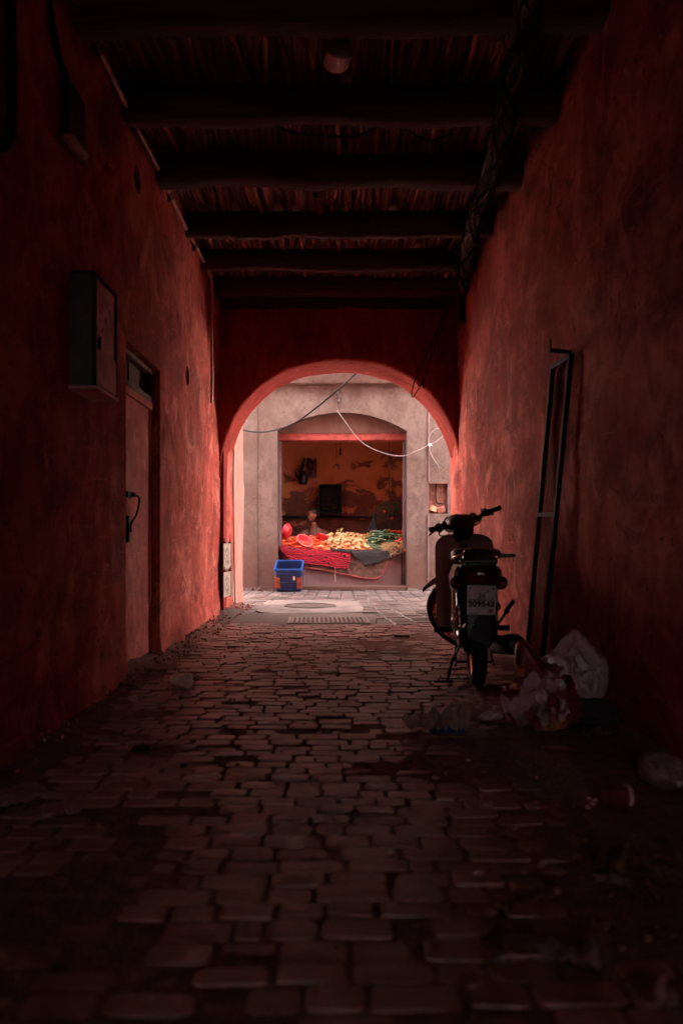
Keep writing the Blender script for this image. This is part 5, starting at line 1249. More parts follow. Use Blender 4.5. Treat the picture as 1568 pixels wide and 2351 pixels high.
# ------------------------------------------------------------------ cloths over the counter front
def poly(pts, t):
    """point at t in 0..1 along a polyline of pixel points"""
    L = [0]
    for a, b_ in zip(pts, pts[1:]): L.append(L[-1] + math.hypot(b_[0] - a[0], b_[1] - a[1]))
    s = t * L[-1]
    for i in range(len(pts) - 1):
        if s <= L[i + 1] + 1e-9:
            f = (s - L[i]) / max(1e-9, L[i + 1] - L[i]); return tuple(x + (y - x) * f for x, y in zip(pts[i], pts[i + 1]))
    return pts[-1]
def cloth(name, topl, botl, Y, mat, label, fold=0.012, nu=70, nv=22, over=0.12, seed=0, trim=None):
    b = MB()
    def f(a, c):
        tu, tv = poly(topl, a); bu, bv = poly(botl, a)
        if c < 0.2:          # lies on the board behind the front edge
            k = 1 - c / 0.2; p = at(tu, tv, Y); return p + Vector((0, over * k + 0.03 * (k > 0), 0.010 + 0.055 * over * k * 2))
        k = (c - 0.2) / 0.8; u, v = tu + (bu - tu) * k, tv + (bv - tv) * k
        p = at(u, v, Y); ph = p.x * 16 + seed
        p.y -= 0.006 + fold * (0.4 + k) * (0.5 + 0.5 * math.sin(ph + 2.0 * nz((p.x * 2, seed, p.z * 3), 1, 2))) + 0.012 * nz((p.x * 3, seed, p.z * 5), 1.4, 3) + 0.016 * math.sin(min(1, k * 3) * PI / 2)
        return p
    g = b.grid(f, nu, nv)
    if trim:
        rim = [g[i][-1].co.copy() + Vector((0, -0.004, 0)) for i in range(nu + 1)]
    b.thick(0.004); o = b.build(name, mat, angle=180); tag(o, label, 'cloth')
    if trim: t = MB(); t.tube(rim, 0.007, 6); t.build('binding', trim, o)
    return o
CF = CY - 0.004
cloth('blanket', [(641, 1254), (700, 1262), (770, 1266), (850, 1264), (892, 1260)], [(641, 1256), (655, 1282), (675, 1296), (702, 1303), (738, 1308), (790, 1318), (835, 1327), (862, 1329), (876, 1322), (885, 1302), (891, 1280)], CF, M['browncloth'],
      'worn brown fleecy blanket with a red edge, lowest of the cloths hanging from the counter', 0.014, seed=1, trim=M['cloth_edge'])
cloth('dark_cloth', [(758, 1262), (820, 1264), (880, 1263), (925, 1260)], [(768, 1264), (805, 1268), (822, 1282), (838, 1299), (862, 1292), (890, 1284), (912, 1276), (925, 1262)], CF - 0.028, M['darkcloth'],
      'charcoal cloth hanging to a point under the courgettes', 0.012, seed=5)
cloth('red_cloth', [(643, 1254), (690, 1262), (750, 1264), (806, 1270)], [(645, 1262), (664, 1282), (690, 1291), (720, 1296), (742, 1297), (770, 1303), (798, 1305), (803, 1290)], CF - 0.040, M['redcloth'],
      'bright red cloth with black wavy lines hanging under the carrots', 0.014, seed=9)
t = MB(); t.tube(smoothpath([at(796, 1303, CF - 0.05), at(801, 1308, CF - 0.05), at(804, 1313, CF - 0.05)], 4), 0.006, 6); tag(t.build('red_fringe', M['redcloth']), 'small red tassel at the corner of the red cloth', 'tassel')
t = MB(); t.tube(jag(at(768, 1299, CF - 0.06), at(770, 1335, CF - 0.03), 10, 0.005, 5), 0.0028, 5); tag(t.build('thread', M['label']), 'pale thread dangling below the red cloth', 'thread')

# ------------------------------------------------------------------ vegetables
def copyof(o, loc, rot, sc=1.0):
    c = o.copy(); COL.objects.link(c); c.location = loc; c.rotation_euler = rot; c.scale = (sc, sc, sc); return c
def carrot(seed):
    r_ = random.Random(seed); b = MB(); L = 0.19; pts = []; rs = []
    for i in range(11):
        f = i / 10; pts.append((L * (f - 0.5), 0.012 * math.sin(f * 3 + seed), 0.008 * math.sin(f * 2.3 + 2 * seed)))
        rs.append(0.0165 * (0.55 + 0.45 * min(1, f * 6)) * (1 - f) ** 0.42 * (1 + r_.uniform(-0.05, 0.05)) if i else 0.009)
    rs[-1] = 0.002; b.tube(pts, rs, 9); return b
def turnip(seed):
    r_ = random.Random(seed); b = MB(); L = 0.115; pts = []; rs = []
    for i in range(11):
        f = i / 10; pts.append((L * (f - 0.4), 0.006 * math.sin(f * 4 + seed), 0.005 * math.sin(f * 3 + seed)))
        rs.append([0.006, 0.020, 0.027, 0.029, 0.027, 0.022, 0.016, 0.010, 0.006, 0.003, 0.001][i] * (0.85 + 0.2 * r_.random()))
    b.tube(pts, rs, 10)
    return b
def courgette(seed):
    b = MB(); L = 0.23; pts = []; rs = []
    for i in range(13):
        f = i / 12; pts.append((L * (f - 0.5), 0.022 * math.sin(f * PI) * (1 if seed % 2 else -0.5), 0.004 * math.sin(f * 5)))
        rs.append(0.021 * (math.sin(min(1, (f * 5 + 0.25)) * PI / 2)) * (1 if f < 0.85 else (1 - (f - 0.85) / 0.15 * 0.7)))
    b.tube(pts, rs, 10); e = Vector(pts[0]); b.tube([e + Vector((-0.022, 0.001, 0.001)), e + Vector((0.002, 0, 0))], [0.008, 0.0095], 7, mi=1)
    return b
def mound(x, x0, x1): 
    t = (x - x0) / (x1 - x0); return math.sin(max(0, min(1, t)) * PI) ** 0.6
def scatter(proto_fn, nvar, n, mats, name, label, cat, group, x0, x1, k0, k1, hmax, seed, flat=0.35, dirx=0.8, sc=(0.8, 1.15)):
    r_ = random.Random(seed); protos = []
    cells = []
    cols = max(1, int(math.sqrt(n * 1.6)))
    for i in range(n):
        f = i / n; layer = 0 if f < 0.45 else (1 if f < 0.8 else 2)
        shrink = 1 - 0.16 * layer
        xm, km = (x0 + x1) / 2, (k0 + k1) / 2
        x = xm + (r_.random() - 0.5) * (x1 - x0) * shrink; k = km + (r_.random() - 0.5) * (k1 - k0) * shrink
        base = ct(x, k); z = base.z + 0.018 + hmax * layer / 2.2 * mound(x, x0 - 0.05, x1 + 0.05) * math.sin(min(1, max(0.05, (k - k0 + 0.12) / (k1 - k0 + 0.24))) * PI) ** 0.5 + r_.uniform(0, 0.012)
        rz = r_.gauss(0, dirx) + (PI if r_.random() < 0.5 else 0)
        rot = (r_.uniform(0, 6), r_.gauss(0.0, flat), rz)
        if i < nvar:
            o = proto_fn(seed + i).build(name, mats); tag(o, label, cat, group); protos.append(o); o.location = (x, base.y, z); o.rotation_euler = rot
        else:
            o = copyof(protos[i % nvar], (x, base.y, z), rot, r_.uniform(*sc))
scatter(carrot, 4, 120, M['carrot'], 'carrot', 'orange-red carrot in the loose heap on the left half of the counter', 'carrot', 'carrots heaped on the counter', -0.90, -0.16, 0.02, 0.72, 0.075, 31, 0.18, 0.6, (0.75, 1.1))
scatter(turnip, 4, 170, M['turnip'], 'turnip', 'cream turnip in the heap in the middle of the counter', 'turnip', 'turnips heaped on the counter', -0.28, 0.52, 0.03, 0.85, 0.11, 52, 0.5, 1.3, (0.75, 1.15))
scatter(courgette, 3, 64, [M['zucchini'], M['tip']], 'courgette', 'dark green courgette in the heap on the right of the counter', 'courgette', 'courgettes heaped on the counter', 0.52, 0.98, 0.05, 0.95, 0.13, 73, 0.12, 0.45, (0.85, 1.1))
b = MB(); r_ = random.Random(8)
for k in range(150):
    x = r_.uniform(-0.05, 0.5); kk = r_.uniform(0.05, 0.8); p = ct(x, kk) + Vector((0, 0, 0.03 + 0.10 * mound(x, -0.2, 0.55) * math.sin(min(1, kk + 0.15) * PI) ** 0.5)); q = p + Vector((r_.uniform(-0.05, 0.05), r_.uniform(-0.03, 0.03), r_.uniform(-0.005, 0.045))); b.tube([p, p.lerp(q, 0.5) + Vector((0, 0, 0.008)), q], 0.0022, 4)
for k in range(8):
    p = ct(0.05 + r_.uniform(-0.03, 0.03), 0.75) + Vector((0, 0, 0.10)); b.tube([p, p + Vector((r_.uniform(-0.06, 0.06), 0, r_.uniform(0.05, 0.10)))], 0.004, 4)
tag(b.build('turnip_stalks', M['stalk'], smooth=False), 'cut stalks and leaf ribs lying among the turnips', 'stalks', kind='stuff')
b = MB()
for k in range(260):
    x = r_.uniform(0.74, 1.07); v_ = 1246 + 30 * r_.random() * (1 if x > 0.86 else 0.5); p = at(U0 + x * 144, v_ - (x - 0.85) * 40 * 0.5, CY - 0.05 - 0.04 * r_.random()); q = p + Vector((r_.uniform(-0.05, 0.05), r_.uniform(-0.03, 0.03), r_.uniform(-0.05, 0.03)))
    b.tube([p, p.lerp(q, 0.5) + Vector((0, -0.01, 0.006)), q], 0.0024, 4)
tag(b.build('straw', M['straw'], smooth=False), 'dry straw and roots spilling over the right end of the counter', 'straw', kind='stuff')

def ball(name, loc, r, label, cat, group=None, mat='tomato'):
    b = MB(); b.lathe([(0.0001, -0.90 * r), (0.5 * r, -0.80 * r), (0.9 * r, -0.42 * r), (r, 0.0), (0.9 * r, 0.45 * r), (0.5 * r, 0.78 * r), (0.2 * r, 0.80 * r), (0.0001, 0.72 * r)], (0, 0, 0), (0.1, -0.2, 1), 16)
    o = b.build(name, M[mat]); o.location = loc; tag(o, label, cat, group); s_ = MB()
    for k in range(5):
        a = k * 1.256; s_.tube([(0, 0, 0.76 * r), (0.35 * r * math.cos(a), 0.35 * r * math.sin(a), 0.86 * r), (0.6 * r * math.cos(a), 0.6 * r * math.sin(a), 0.76 * r)], [0.004, 0.003, 0.001], 4)
    s_.build('calyx', M['leaf'], o); return o
# shallow slatted tomato crates at the back
def slatcrate(u0, u1, v_, Y, dep, label, hgt=0.10, rz=0.0):
    c = at((u0 + u1) / 2, v_, Y); w_ = (u1 - u0) / FPX * Y; e = empty('tomato_crate', (c.x, c.y + dep / 2, c.z - hgt), rz); tag(e, label, 'crate', 'orange slatted crates behind the vegetables')
    def k_(mb, nm): o = mb.build(nm, M['cratewood'], e, smooth=False, bevel=0.002); return o
    for sy in (-1, 1):
        for zz in (0.02, hgt - 0.02):
            b = MB(); b.box((0, sy * dep / 2, zz), (w_, 0.008, 0.030)); k_(b, 'side_slat')
    for sx in (-1, 1):
        b = MB(); b.box((sx * w_ / 2, 0, hgt / 2), (0.010, dep, hgt * 0.9)); k_(b, 'end_board')
        for sy in (-1, 1): b = MB(); b.box((sx * (w_ / 2 - 0.012), sy * (dep / 2 - 0.012), hgt / 2 + 0.005), (0.02, 0.02, hgt + 0.03)); k_(b, 'corner_post')
    b = MB()
    for q in range(5): b.box((0, -dep / 2 + dep * (q + 0.5) / 5, 0.0), (w_, dep / 5 - 0.01, 0.006))
    k_(b, 'floor_slats'); return e
slatcrate(804, 846, 1225, 13.42, 0.26, 'orange slatted crate behind the turnips')
slatcrate(850, 890, 1220, 13.46, 0.26, 'orange slatted crate behind the left of the courgettes', rz=0.05)
slatcrate(890, 930, 1217, 13.5, 0.26, 'orange slatted crate behind the right of the courgettes', rz=0.10)
for (u, v_, Y, r) in ((884, 1220, 13.34, 0.038), (907, 1220, 13.38, 0.032), (858, 1227, 13.38, 0.034), (868, 1228, 13.36, 0.032), (877, 1226, 13.46, 0.034), (898, 1223, 13.42, 0.033), (917, 1221, 13.4, 0.032), (893, 1218, 13.5, 0.03)):
    ball('tomato', at(u, v_, Y), r, 'red tomato among the crates behind the courgettes', 'tomato', 'tomatoes in the crates')
for (u, v_) in ((909, 1243), (917, 1240), (921, 1237)):
    ball('tomato', at(u, v_, 12.62), 0.024, 'small red tomato on the straw at the right end of the counter', 'tomato', 'tomatoes on the straw')

# plastic basins
def basin(name, r0, r1, h, mat, rim_mat, slots=True, lab='', cat='basin', group=None):
    e = MB(); n = 40; prof = [(0.0001, 0.0), (r0, 0.0), (r0 + 0.006, 0.006), (r1, h), (r1 + 0.010, h), (r1 + 0.010, h - 0.006), (r1 + 0.004, h - 0.008)]
    out = [(r0 + 0.0, -0.003), (r0 + 0.009, 0.003), (r1 + 0.0035, h - 0.008)]
    inner = [(0.0001, 0.0), (r0, 0.0), (r0 + 0.006, 0.006), (r1, h)]
    rings = [e.ring((0, 0, z), (0, 0, 1), max(r, 1e-4), n, up=(1, 0, 0)) for r, z in inner + [(r1 + 0.006, h)] + [(r1 + 0.0045, h - 0.006)] + [(r0 + 0.011, 0.004), (r0 + 0.002, -0.004), (0.0001, -0.004)]]
    e.skin(rings, caps=False)
    if slots:      # raised ribs all round
        for k in range(28):
            a = 2 * PI * k / 28; p = Vector((math.cos(a), math.sin(a), 0)); e.tube([p * (r0 + 0.012) + Vector((0, 0, 0.012)), p * (r1 + 0.004) + Vector((0, 0, h - 0.012))], 0.0035, 5)
    o = e.build(name, mat, angle=50); tag(o, lab, cat, group)
    b = MB(); rings = [b.ring((0, 0, h + z), (0, 0, 1), r, n, up=(1, 0, 0)) for r, z in ((r1 + 0.001, 0.003), (r1 + 0.013, 0.003), (r1 + 0.015, -0.004), (r1 + 0.012, -0.009), (r1 + 0.004, -0.006))]
    b.skin(rings, closed=True); b.build('rim', rim_mat, o); return o
GB = 'red plastic basins among the carrots'
def place(o, p, nrm, spin=0):
    q = Vector(nrm).normalized().to_track_quat('Z', 'Y'); o.rotation_mode = 'QUATERNION'; o.rotation_quaternion = q; o.location = p
place(basin('basin', 0.075, 0.125, 0.085, M['redplastic'], M['pinkrim'], True, 'red basin tipped towards the lane in the middle of the carrots', group=GB), at(695, 1249, 12.62), (0.40, -0.52, 0.66))
place(basin('basin', 0.078, 0.122, 0.080, M['redplastic'], M['redplastic'], True, 'red basin lying sideways on the carrots near the teal dish', group=GB), at(740, 1240, 12.85), (0.25, 0.12, 0.95))
place(basin('basin', 0.085, 0.130, 0.085, M['redplastic'], M['redplastic'], True, 'ribbed red basin standing on its edge at the left of the carrots', group=GB), at(664, 1224, 12.9), (-0.86, 0.36, 0.42))
place(basin('basin', 0.085, 0.135, 0.09, M['redplastic'], M['redplastic'], False, 'dark red basin half hidden by the left jamb behind the carrots', group=GB), at(641, 1236, 13.1), (-0.30, -0.1, 0.9))
place(basin('dish', 0.055, 0.085, 0.03, M['teal'], M['teal'], False, 'teal dish lying between the carrots and the turnips', 'dish'), at(769, 1241, 13.0), (0.10, -0.30, 0.95))
# onion bulbs and garlic heads on the carrots
for u, v_ in ((666, 1238), (708, 1263)):
    ball('garlic', at(u, v_, 12.6), 0.020, 'small pale garlic head lying among the carrots', 'garlic', 'garlic heads on the carrots', 'turnip')

# ------------------------------------------------------------------ things on the back wall of the shop
YW_ = YR1 - 0.03
r1_ = MB(); zr = ZV(1186, YW_ - 0.06); r1_.tube([(RX0 + 0.02, YW_ - 0.06, zr), (XU(858, YW_ - 0.06), YW_ - 0.06, zr - 0.012)], 0.022, 10)
rl = r1_.build('rail', M['darkmetal']); tag(rl, 'dark pipe rail along the back wall of the shop', 'rail')
for x in (-1.3, -0.3, 0.45): 
    b = MB(); b.tube([(x, YW_ - 0.06, zr), (x, YW_ + 0.02, zr)], 0.010, 6); b.build('rail_bracket', M['darkmetal'], rl)
def plastic_crate(w_, d_, h_, name, lab, mats, loc, rot, ribs=True, handles=None, group=None, taper=0.92, tag_=False):
    e = empty(name, loc); e.rotation_euler = rot; tag(e, lab, 'crate', group)
    t = 0.008
    def ringat(z, k, off=0): return [(sx * (w_ / 2 * k - off), sy * (d_ / 2 * k - off), z) for sx, sy in ((-1, -1), (1, -1), (1, 1), (-1, 1))]
    def rounded(z, k, off, r=0.03):
        out = []; hw, hd = w_ / 2 * k - off, d_ / 2 * k - off
        for (sx, sy, a0) in ((1, 1, 0), (-1, 1, 90), (-1, -1, 180), (1, -1, 270)):
            for q in range(4):
                a = R(a0 + 30 * q); out.append((sx * (hw - r) + r * math.cos(a), sy * (hd - r) + r * math.sin(a), z))
        return out
    b = MB(); rg = [[b.b.verts.new(p) for p in rounded(z, k, o_)] for z, k, o_ in ((0, taper, 0.0), (h_ * 0.98, 1, 0.0), (h_ * 0.98, 1, t), (t, taper, t))]
    b.skin(rg, caps=False); b.face(rg[0][::-1]); b.face(rg[-1]); b.build('crate_body', mats[0], e, angle=50)
    b = MB(); rg = [[b.b.verts.new(p) for p in rounded(z, 1, o_, 0.035)] for z, o_ in ((h_, -0.012), (h_, t + 0.002), (h_ - 0.022, t + 0.001), (h_ - 0.022, -0.002), (h_ - 0.028, -0.002), (h_ - 0.028, -0.012))]
    b.skin(rg, closed=True); b.build('crate_rim', mats[1], e, angle=50)
    if ribs:
        for z, th in ((h_ * 0.82, 0.008), (h_ * 0.40, 0.007), (h_ * 0.08, 0.008)):
            b = MB(); k = taper + (1 - taper) * z / h_; rg = [[b.b.verts.new(p) for p in rounded(zz, k, o_)] for zz, o_ in ((z - th / 2, -0.010), (z + th / 2, -0.010), (z + th / 2, 0.001), (z - th / 2, 0.001))]
            b.skin(rg, closed=True); b.build('rib', mats[0] if z < h_ * 0.5 else mats[1], e, angle=50)
        for sx in (-1, 1):
            b = MB()
            b.box((sx * w_ / 2 * 0.62, -d_ / 2 * 0.97 - 0.001, h_ * 0.42), (0.008, 0.012, h_ * 0.74)); b.build('upright_rib', mats[0], e, smooth=False)
    if handles:
        for sx in (-1, 1):
            b = MB()
            for q in range(4):
                b.box((sx * (w_ / 2 * 0.965 - 0.035), -d_ / 2 * 0.965 - 0.006, h_ * (0.20 + 0.125 * q)), (0.075, 0.022, 0.030)); b.box((sx * (w_ / 2 * 0.965 + 0.002), -d_ / 2 * 0.965 + 0.04, h_ * (0.20 + 0.125 * q)), (0.012, 0.09, 0.030))
            b.box((sx * (w_ / 2 * 0.965 - 0.035), -d_ / 2 * 0.965 - 0.001, h_ * 0.39), (0.062, 0.012, h_ * 0.44))
            b.build('corner_grip', handles, e, smooth=False, bevel=0.004)
    return e
# crate hung on the wall, its open top towards the lane, with greens inside
wcx, wz0 = XU(758.5, 14.2), ZV(1183, 14.2)
wcr = plastic_crate(0.40, 0.50, 0.16, 'wall_crate', 'dark blue crate with greens hung upright on the back wall of the shop', (M['darkcrate'], M['darkcrate']), (wcx, 14.36, wz0 + 0.30), (R(90), 0, 0), ribs=False)
b = MB(); r_ = random.Random(17)
for k in range(170):
    p = Vector((wcx + r_.gauss(0, 0.065), 14.24 + r_.uniform(-0.03, 0.05), wz0 + 0.10 + abs(r_.gauss(0, 0.075)))); a = r_.uniform(0, 6); q = Euler((r_.uniform(-1, 1), r_.uniform(-1, 1), a)).to_matrix(); s = r_.uniform(0.010, 0.024)
    b.face([b.b.verts.new(p + q @ Vector(v_)) for v_ in ((-s, 0, 0), (0, -s * 0.5, 0.004), (s, 0, 0), (0, s * 0.5, 0.004))])
tag(b.build('greens', M['leaf'], smooth=False), 'leafy greens lying in the crate on the shop wall', 'greens', kind='stuff')
b = MB(); b.box((wcx, 14.28, wz0 + 0.03), (0.41, 0.12, 0.05)); tag(b.build('shelf', M['darkcrate'], bevel=0.01), 'narrow dark shelf under the crate on the shop wall', 'shelf')
# poster and kettle
ps = empty('wall_calendar', at(715, 1099, YW_)); tag(ps, 'faded picture calendar on the ochre shop wall', 'calendar')
b = MB(); c0, c1 = at(704, 1095, YW_ - 0.005), at(727, 1051, YW_ - 0.005); b.grid(lambda a, c: Vector((c0.x + (c1.x - c0.x) * a, YW_ - 0.006 - 0.012 * math.sin(a * 3) * (1 - c), c0.z + (c1.z - c0.z) * c)), 6, 8); b.thick(0.002); o = b.build('picture', M['poster']); o.parent = ps; o.matrix_parent_inverse = Matrix.Translation(-ps.location)
b = MB(); b.box(at(717, 1097, YW_ - 0.012), (0.155, 0.004, 0.032)); o = b.build('date_strip', simple('grey date strip', (0.22, 0.14, 0.14)), smooth=False); o.parent = ps; o.matrix_parent_inverse = Matrix.Translation(-ps.location)
ke = empty('kettle', at(694, 1113, YW_ - 0.12)); tag(ke, 'sooty kettle hanging beside the calendar on the shop wall', 'kettle')
def kk_(mb, nm, mat): o = mb.build(nm, mat); o.parent = ke; o.matrix_parent_inverse = Matrix.Translation(-ke.location)
c = at(696, 1098, YW_ - 0.12); b = MB(); b.lathe([(0.0001, -0.12), (0.06, -0.115), (0.085, -0.08), (0.092, -0.02), (0.080, 0.05), (0.055, 0.10), (0.045, 0.125), (0.0001, 0.14)], c, (0, 0, 1), 20); kk_(b, 'pot', M['kettle'])
b = MB(); b.tube(smoothpath([c + Vector((-0.07, 0, 0.0)), c + Vector((-0.13, 0, 0.04)), c + Vector((-0.14, 0, 0.10)), c + Vector((-0.165, 0, 0.12))], 5), [0.02] * 8 + [0.016] * 8, 8) if False else b.tube([c + Vector((-0.07, 0, 0.0)), c + Vector((-0.125, 0, 0.05)), c + Vector((-0.135, 0, 0.10)), c + Vector((-0.165, 0, 0.118))], [0.026, 0.020, 0.014, 0.012], 8); kk_(b, 'spout', M['kettle'])
b = MB(); b.tube(smoothpath([c + Vector((-0.06, 0, 0.10)), c + Vector((0.0, 0, 0.26)), at(699, 1052, YW_ - 0.02)], 5), [0.035] * 5 + [0.022] * 5 + [0.008], 8); kk_(b, 'hanging_strap', M['sack'])
b = MB(); b.box(c + Vector((0.02, -0.088, 0.01)), (0.024, 0.006, 0.06)); kk_(b, 'painted_glint', M['engine'])  # bright chip that imitates the reflection on the pot
# bulb on its flex, and a hanging herb
hb_ = empty('bare_bulb', at(781, 1047, 13.6)); tag(hb_, 'bare unlit bulb on a black flex inside the shop', 'bulb')
c = at(781, 1040, 13.6)
def hk_(mb, nm, mat): o = mb.build(nm, mat); o.parent = hb_; o.matrix_parent_inverse = Matrix.Translation(-hb_.location)
b = MB(); b.tube(jag((c.x + 0.01, 13.6, RZ + 0.05), c + Vector((0, 0, 0.03)), 10, 0.006, 3), 0.005, 6); hk_(b, 'flex', M['cable'])
b = MB(); b.lathe([(0.0001, -0.045), (0.022, -0.036), (0.029, -0.014), (0.022, 0.012), (0.014, 0.028), (0.014, 0.03)], c, (0, 0, 1), 16); hk_(b, 'glass', M['glass'])
b = MB(); b.lathe([(0.015, 0.028), (0.018, 0.035), (0.016, 0.075), (0.006, 0.085)], c, (0, 0, 1), 14); hk_(b, 'socket', M['blackplastic'])
b = MB(); c = at(771, 1064, 13.9); b.tube(jag((c.x, 13.9, RZ + 0.05), c, 12, 0.004, 4), 0.006, 6); r_ = random.Random(4)
for k in range(14): b.tube([c, c + Vector((r_.uniform(-0.09, 0.09), r_.uniform(-0.05, 0.05), r_.uniform(-0.13, -0.02)))], 0.0035, 4)
tag(b.build('herb_string', M['herb'], smooth=False), 'dried herb sprig hanging on a string inside the shop', 'herbs')
# hanging bunch of dry stalks at the right with two tomatoes, dark sack
b = MB(); r_ = random.Random(6)
for k in range(420):
    u = r_.gauss(893, 12); v0 = 1150 + abs(r_.gauss(0, 22)); Y = 13.9 + r_.uniform(-0.12, 0.12); p = at(u, v0, Y); q = p + Vector((r_.gauss(0, 0.05), r_.gauss(0, 0.03), -r_.uniform(0.06, 0.22))); b.tube([p, p.lerp(q, 0.5) + Vector((r_.gauss(0, 0.012), 0, 0)), q], 0.0042, 4)
b.tube([at(893, 1150, 13.9), (XU(893, 13.9), 13.9, RZ + 0.05)], 0.005, 5)
tag(b.build('stalk_bunch', M['herb'], smooth=False), 'big bunch of dry stalks hanging at the right inside the shop', 'stalks')
for u, v_, lab in ((900, 1190, 'lower red tomato caught in the hanging bunch of stalks'), (883, 1174, 'upper red tomato caught in the hanging bunch of stalks')): ball('tomato', at(u, v_, 13.74), 0.028, lab, 'tomato')
b = MB(); b.lathe([(0.0001, 0.0), (0.12, 0.01), (0.15, 0.10), (0.12, 0.22), (0.06, 0.32), (0.025, 0.42), (0.03, 0.47), (0.0001, 0.49)], at(853, 1242, 13.75), (0.12, 0, 1), 20)
for v_ in b.b.verts: v_.co += Vector((0.03, 0.03, 0.02)) * nz(v_.co, 5, 3)
tag(b.build('sack', M['sack']), 'dark tied sack standing behind the crates', 'sack')

# ------------------------------------------------------------------ blue crate in the lane
bc = plastic_crate(0.405, 0.40, 0.37, 'blue_crate', 'blue plastic crate with orange-brown corner grips in front of the left jamb', (M['blueplastic'], M['bluerim']), (XU(664.5, 11.92), 12.02, 0.0), (R(17), 0, R(-1.5)), handles=M['orangeplastic'], taper=0.93)
bc.location.z = 0.055
b = MB(); b.box((0.085, -0.196, 0.22), (0.028, 0.003, 0.058), (R(-2), 0, 0)); b.build('paper_label', M['label'], bc, smooth=False)
bpy.context.view_layer.update()
lowest = min((bc.matrix_world @ ch.matrix_parent_inverse @ ch.matrix_basis @ v_.co).z for ch in bc.children for v_ in ch.data.vertices)
bc.location.z -= lowest - 0.004
b = MB(); b.box((XU(664, 12.1), 12.13, 0.05), (0.30, 0.08, 0.10), (0.1, 0.05, 0.1)); tag(b.build('loose_stone', M['facade'], bevel=0.015), 'broken stone propping up the back of the blue crate', 'stone')

# ------------------------------------------------------------------ the greengrocer, seated behind the counter
px_, py_ = XU(722, 13.75), 13.75
per = empty('person', (px_, py_, 0.06)); tag(per, 'person with short black hair in a striped brown robe seated behind the counter', 'person')
def cap(b, p0, p1, r0, r1, n=6):
    p0, p1 = Vector(p0), Vector(p1)
    for i in range(n + 1):
        t = i / n; r = r0 + (r1 - r0) * t; b.ell(p0.lerp(p1, t), (r, r, r), 10, 7)
hz = 1.045 + 0.10
HM = Matrix.Translation((-0.02, -0.03, hz - 0.06)) @ Matrix.Rotation(R(-48), 4, 'Z') @ Matrix.Rotation(R(14), 4, 'X')
def H(p): return HM @ Vector(p)
b = MB(); cap(b, (0, 0.02, 0.42), (0, 0.0, 0.66), 0.135, 0.135); cap(b, (0, 0, 0.66), (0, -0.01, 0.80), 0.14, 0.11); cap(b, (0.02, 0, 0.82), (-0.01, -0.01, 0.98), 0.055, 0.05)
for sx in (-1, 1):
    cap(b, (sx * 0.15, 0, 0.82), (sx * 0.06, 0, 0.86), 0.060, 0.05); cap(b, (sx * 0.185, 0, 0.80), (sx * 0.235, -0.08, 0.56), 0.052, 0.040); cap(b, (sx * 0.235, -0.08, 0.56), (sx * 0.13, -0.28, 0.50), 0.038, 0.027)
    b.ell((sx * 0.11, -0.32, 0.495), (0.040, 0.045, 0.018), 12, 8)
    for q in range(4): cap(b, (sx * (0.135 - 0.018 * q), -0.35, 0.495), (sx * (0.130 - 0.018 * q), -0.385 - 0.008 * (q in (1, 2)), 0.487), 0.0095, 0.0085, 4); cap(b, (sx * (0.130 - 0.018 * q), -0.385 - 0.008 * (q in (1, 2)), 0.487), (sx * (0.126 - 0.018 * q), -0.41 - 0.008 * (q in (1, 2)), 0.468), 0.0085, 0.007, 3)
    cap(b, (sx * 0.075, -0.31, 0.50), (sx * 0.045, -0.345, 0.495), 0.011, 0.009, 4)
    cap(b, (sx * 0.09, 0.0, 0.40), (sx * 0.14, -0.40, 0.42), 0.085, 0.060); cap(b, (sx * 0.14, -0.40, 0.42), (sx * 0.14, -0.36, 0.05), 0.055, 0.038); cap(b, (sx * 0.14, -0.36, 0.03), (sx * 0.15, -0.52, 0.015), 0.035, 0.025)
# head: skull, jaw, nose, brow, lips, ears
def he(c_, r_): b.ell(H(c_), r_, 16, 12, HM.to_3x3())
he((0, 0.005, 0.09), (0.074, 0.094, 0.085)); he((0, -0.025, 0.03), (0.056, 0.062, 0.062)); he((0, -0.045, -0.005), (0.034, 0.035, 0.025))
he((0, -0.098, 0.048), (0.012, 0.018, 0.020)); he((0, -0.092, 0.070), (0.009, 0.012, 0.022)); he((0, -0.083, 0.098), (0.050, 0.014, 0.010)); he((0, -0.084, 0.012), (0.024, 0.011, 0.008)); he((0, -0.083, 0.000), (0.020, 0.010, 0.008))
for sx in (-1, 1): he((sx * 0.076, 0.008, 0.058), (0.010, 0.020, 0.032)); he((sx * 0.040, -0.060, 0.045), (0.024, 0.020, 0.020))
def pk(mb, nm, mat, par=None, **k): o = mb.build(nm, mat, **k); o.parent = per; return o
body = pk(remeshed(b, 0.0085, 3), 'body', M['skin'], angle=180)
b = MB(); he((0, 0.018, 0.105), (0.081, 0.094, 0.082)); he((0, 0.045, 0.06), (0.074, 0.062, 0.060)); hm_ = remeshed(b, 0.009, 2)
bmesh.ops.delete(hm_.b, geom=[v_ for v_ in hm_.b.verts if (lambda q: q.y < -0.055 and q.z < 0.135)(HM.inverted() @ v_.co)], context='VERTS'); pk(hm_, 'hair', M['hair'], angle=180)
for sx in (-1, 1):
    b = MB(); he((sx * 0.030, -0.082, 0.078), (0.012, 0.008, 0.008)); pk(b, 'eye', M['eye'])
    b = MB(); he((sx * 0.031, -0.097, 0.100), (0.018, 0.005, 0.004)); pk(b, 'eyebrow', M['hair'])
b = MB(); cap(b, (0, 0.02, 0.40), (0, 0, 0.68), 0.160, 0.160); cap(b, (0, 0, 0.68), (0, -0.005, 0.82), 0.16, 0.135); cap(b, (0.0, 0.025, 0.86), (0.0, 0.035, 0.94), 0.105, 0.062); 
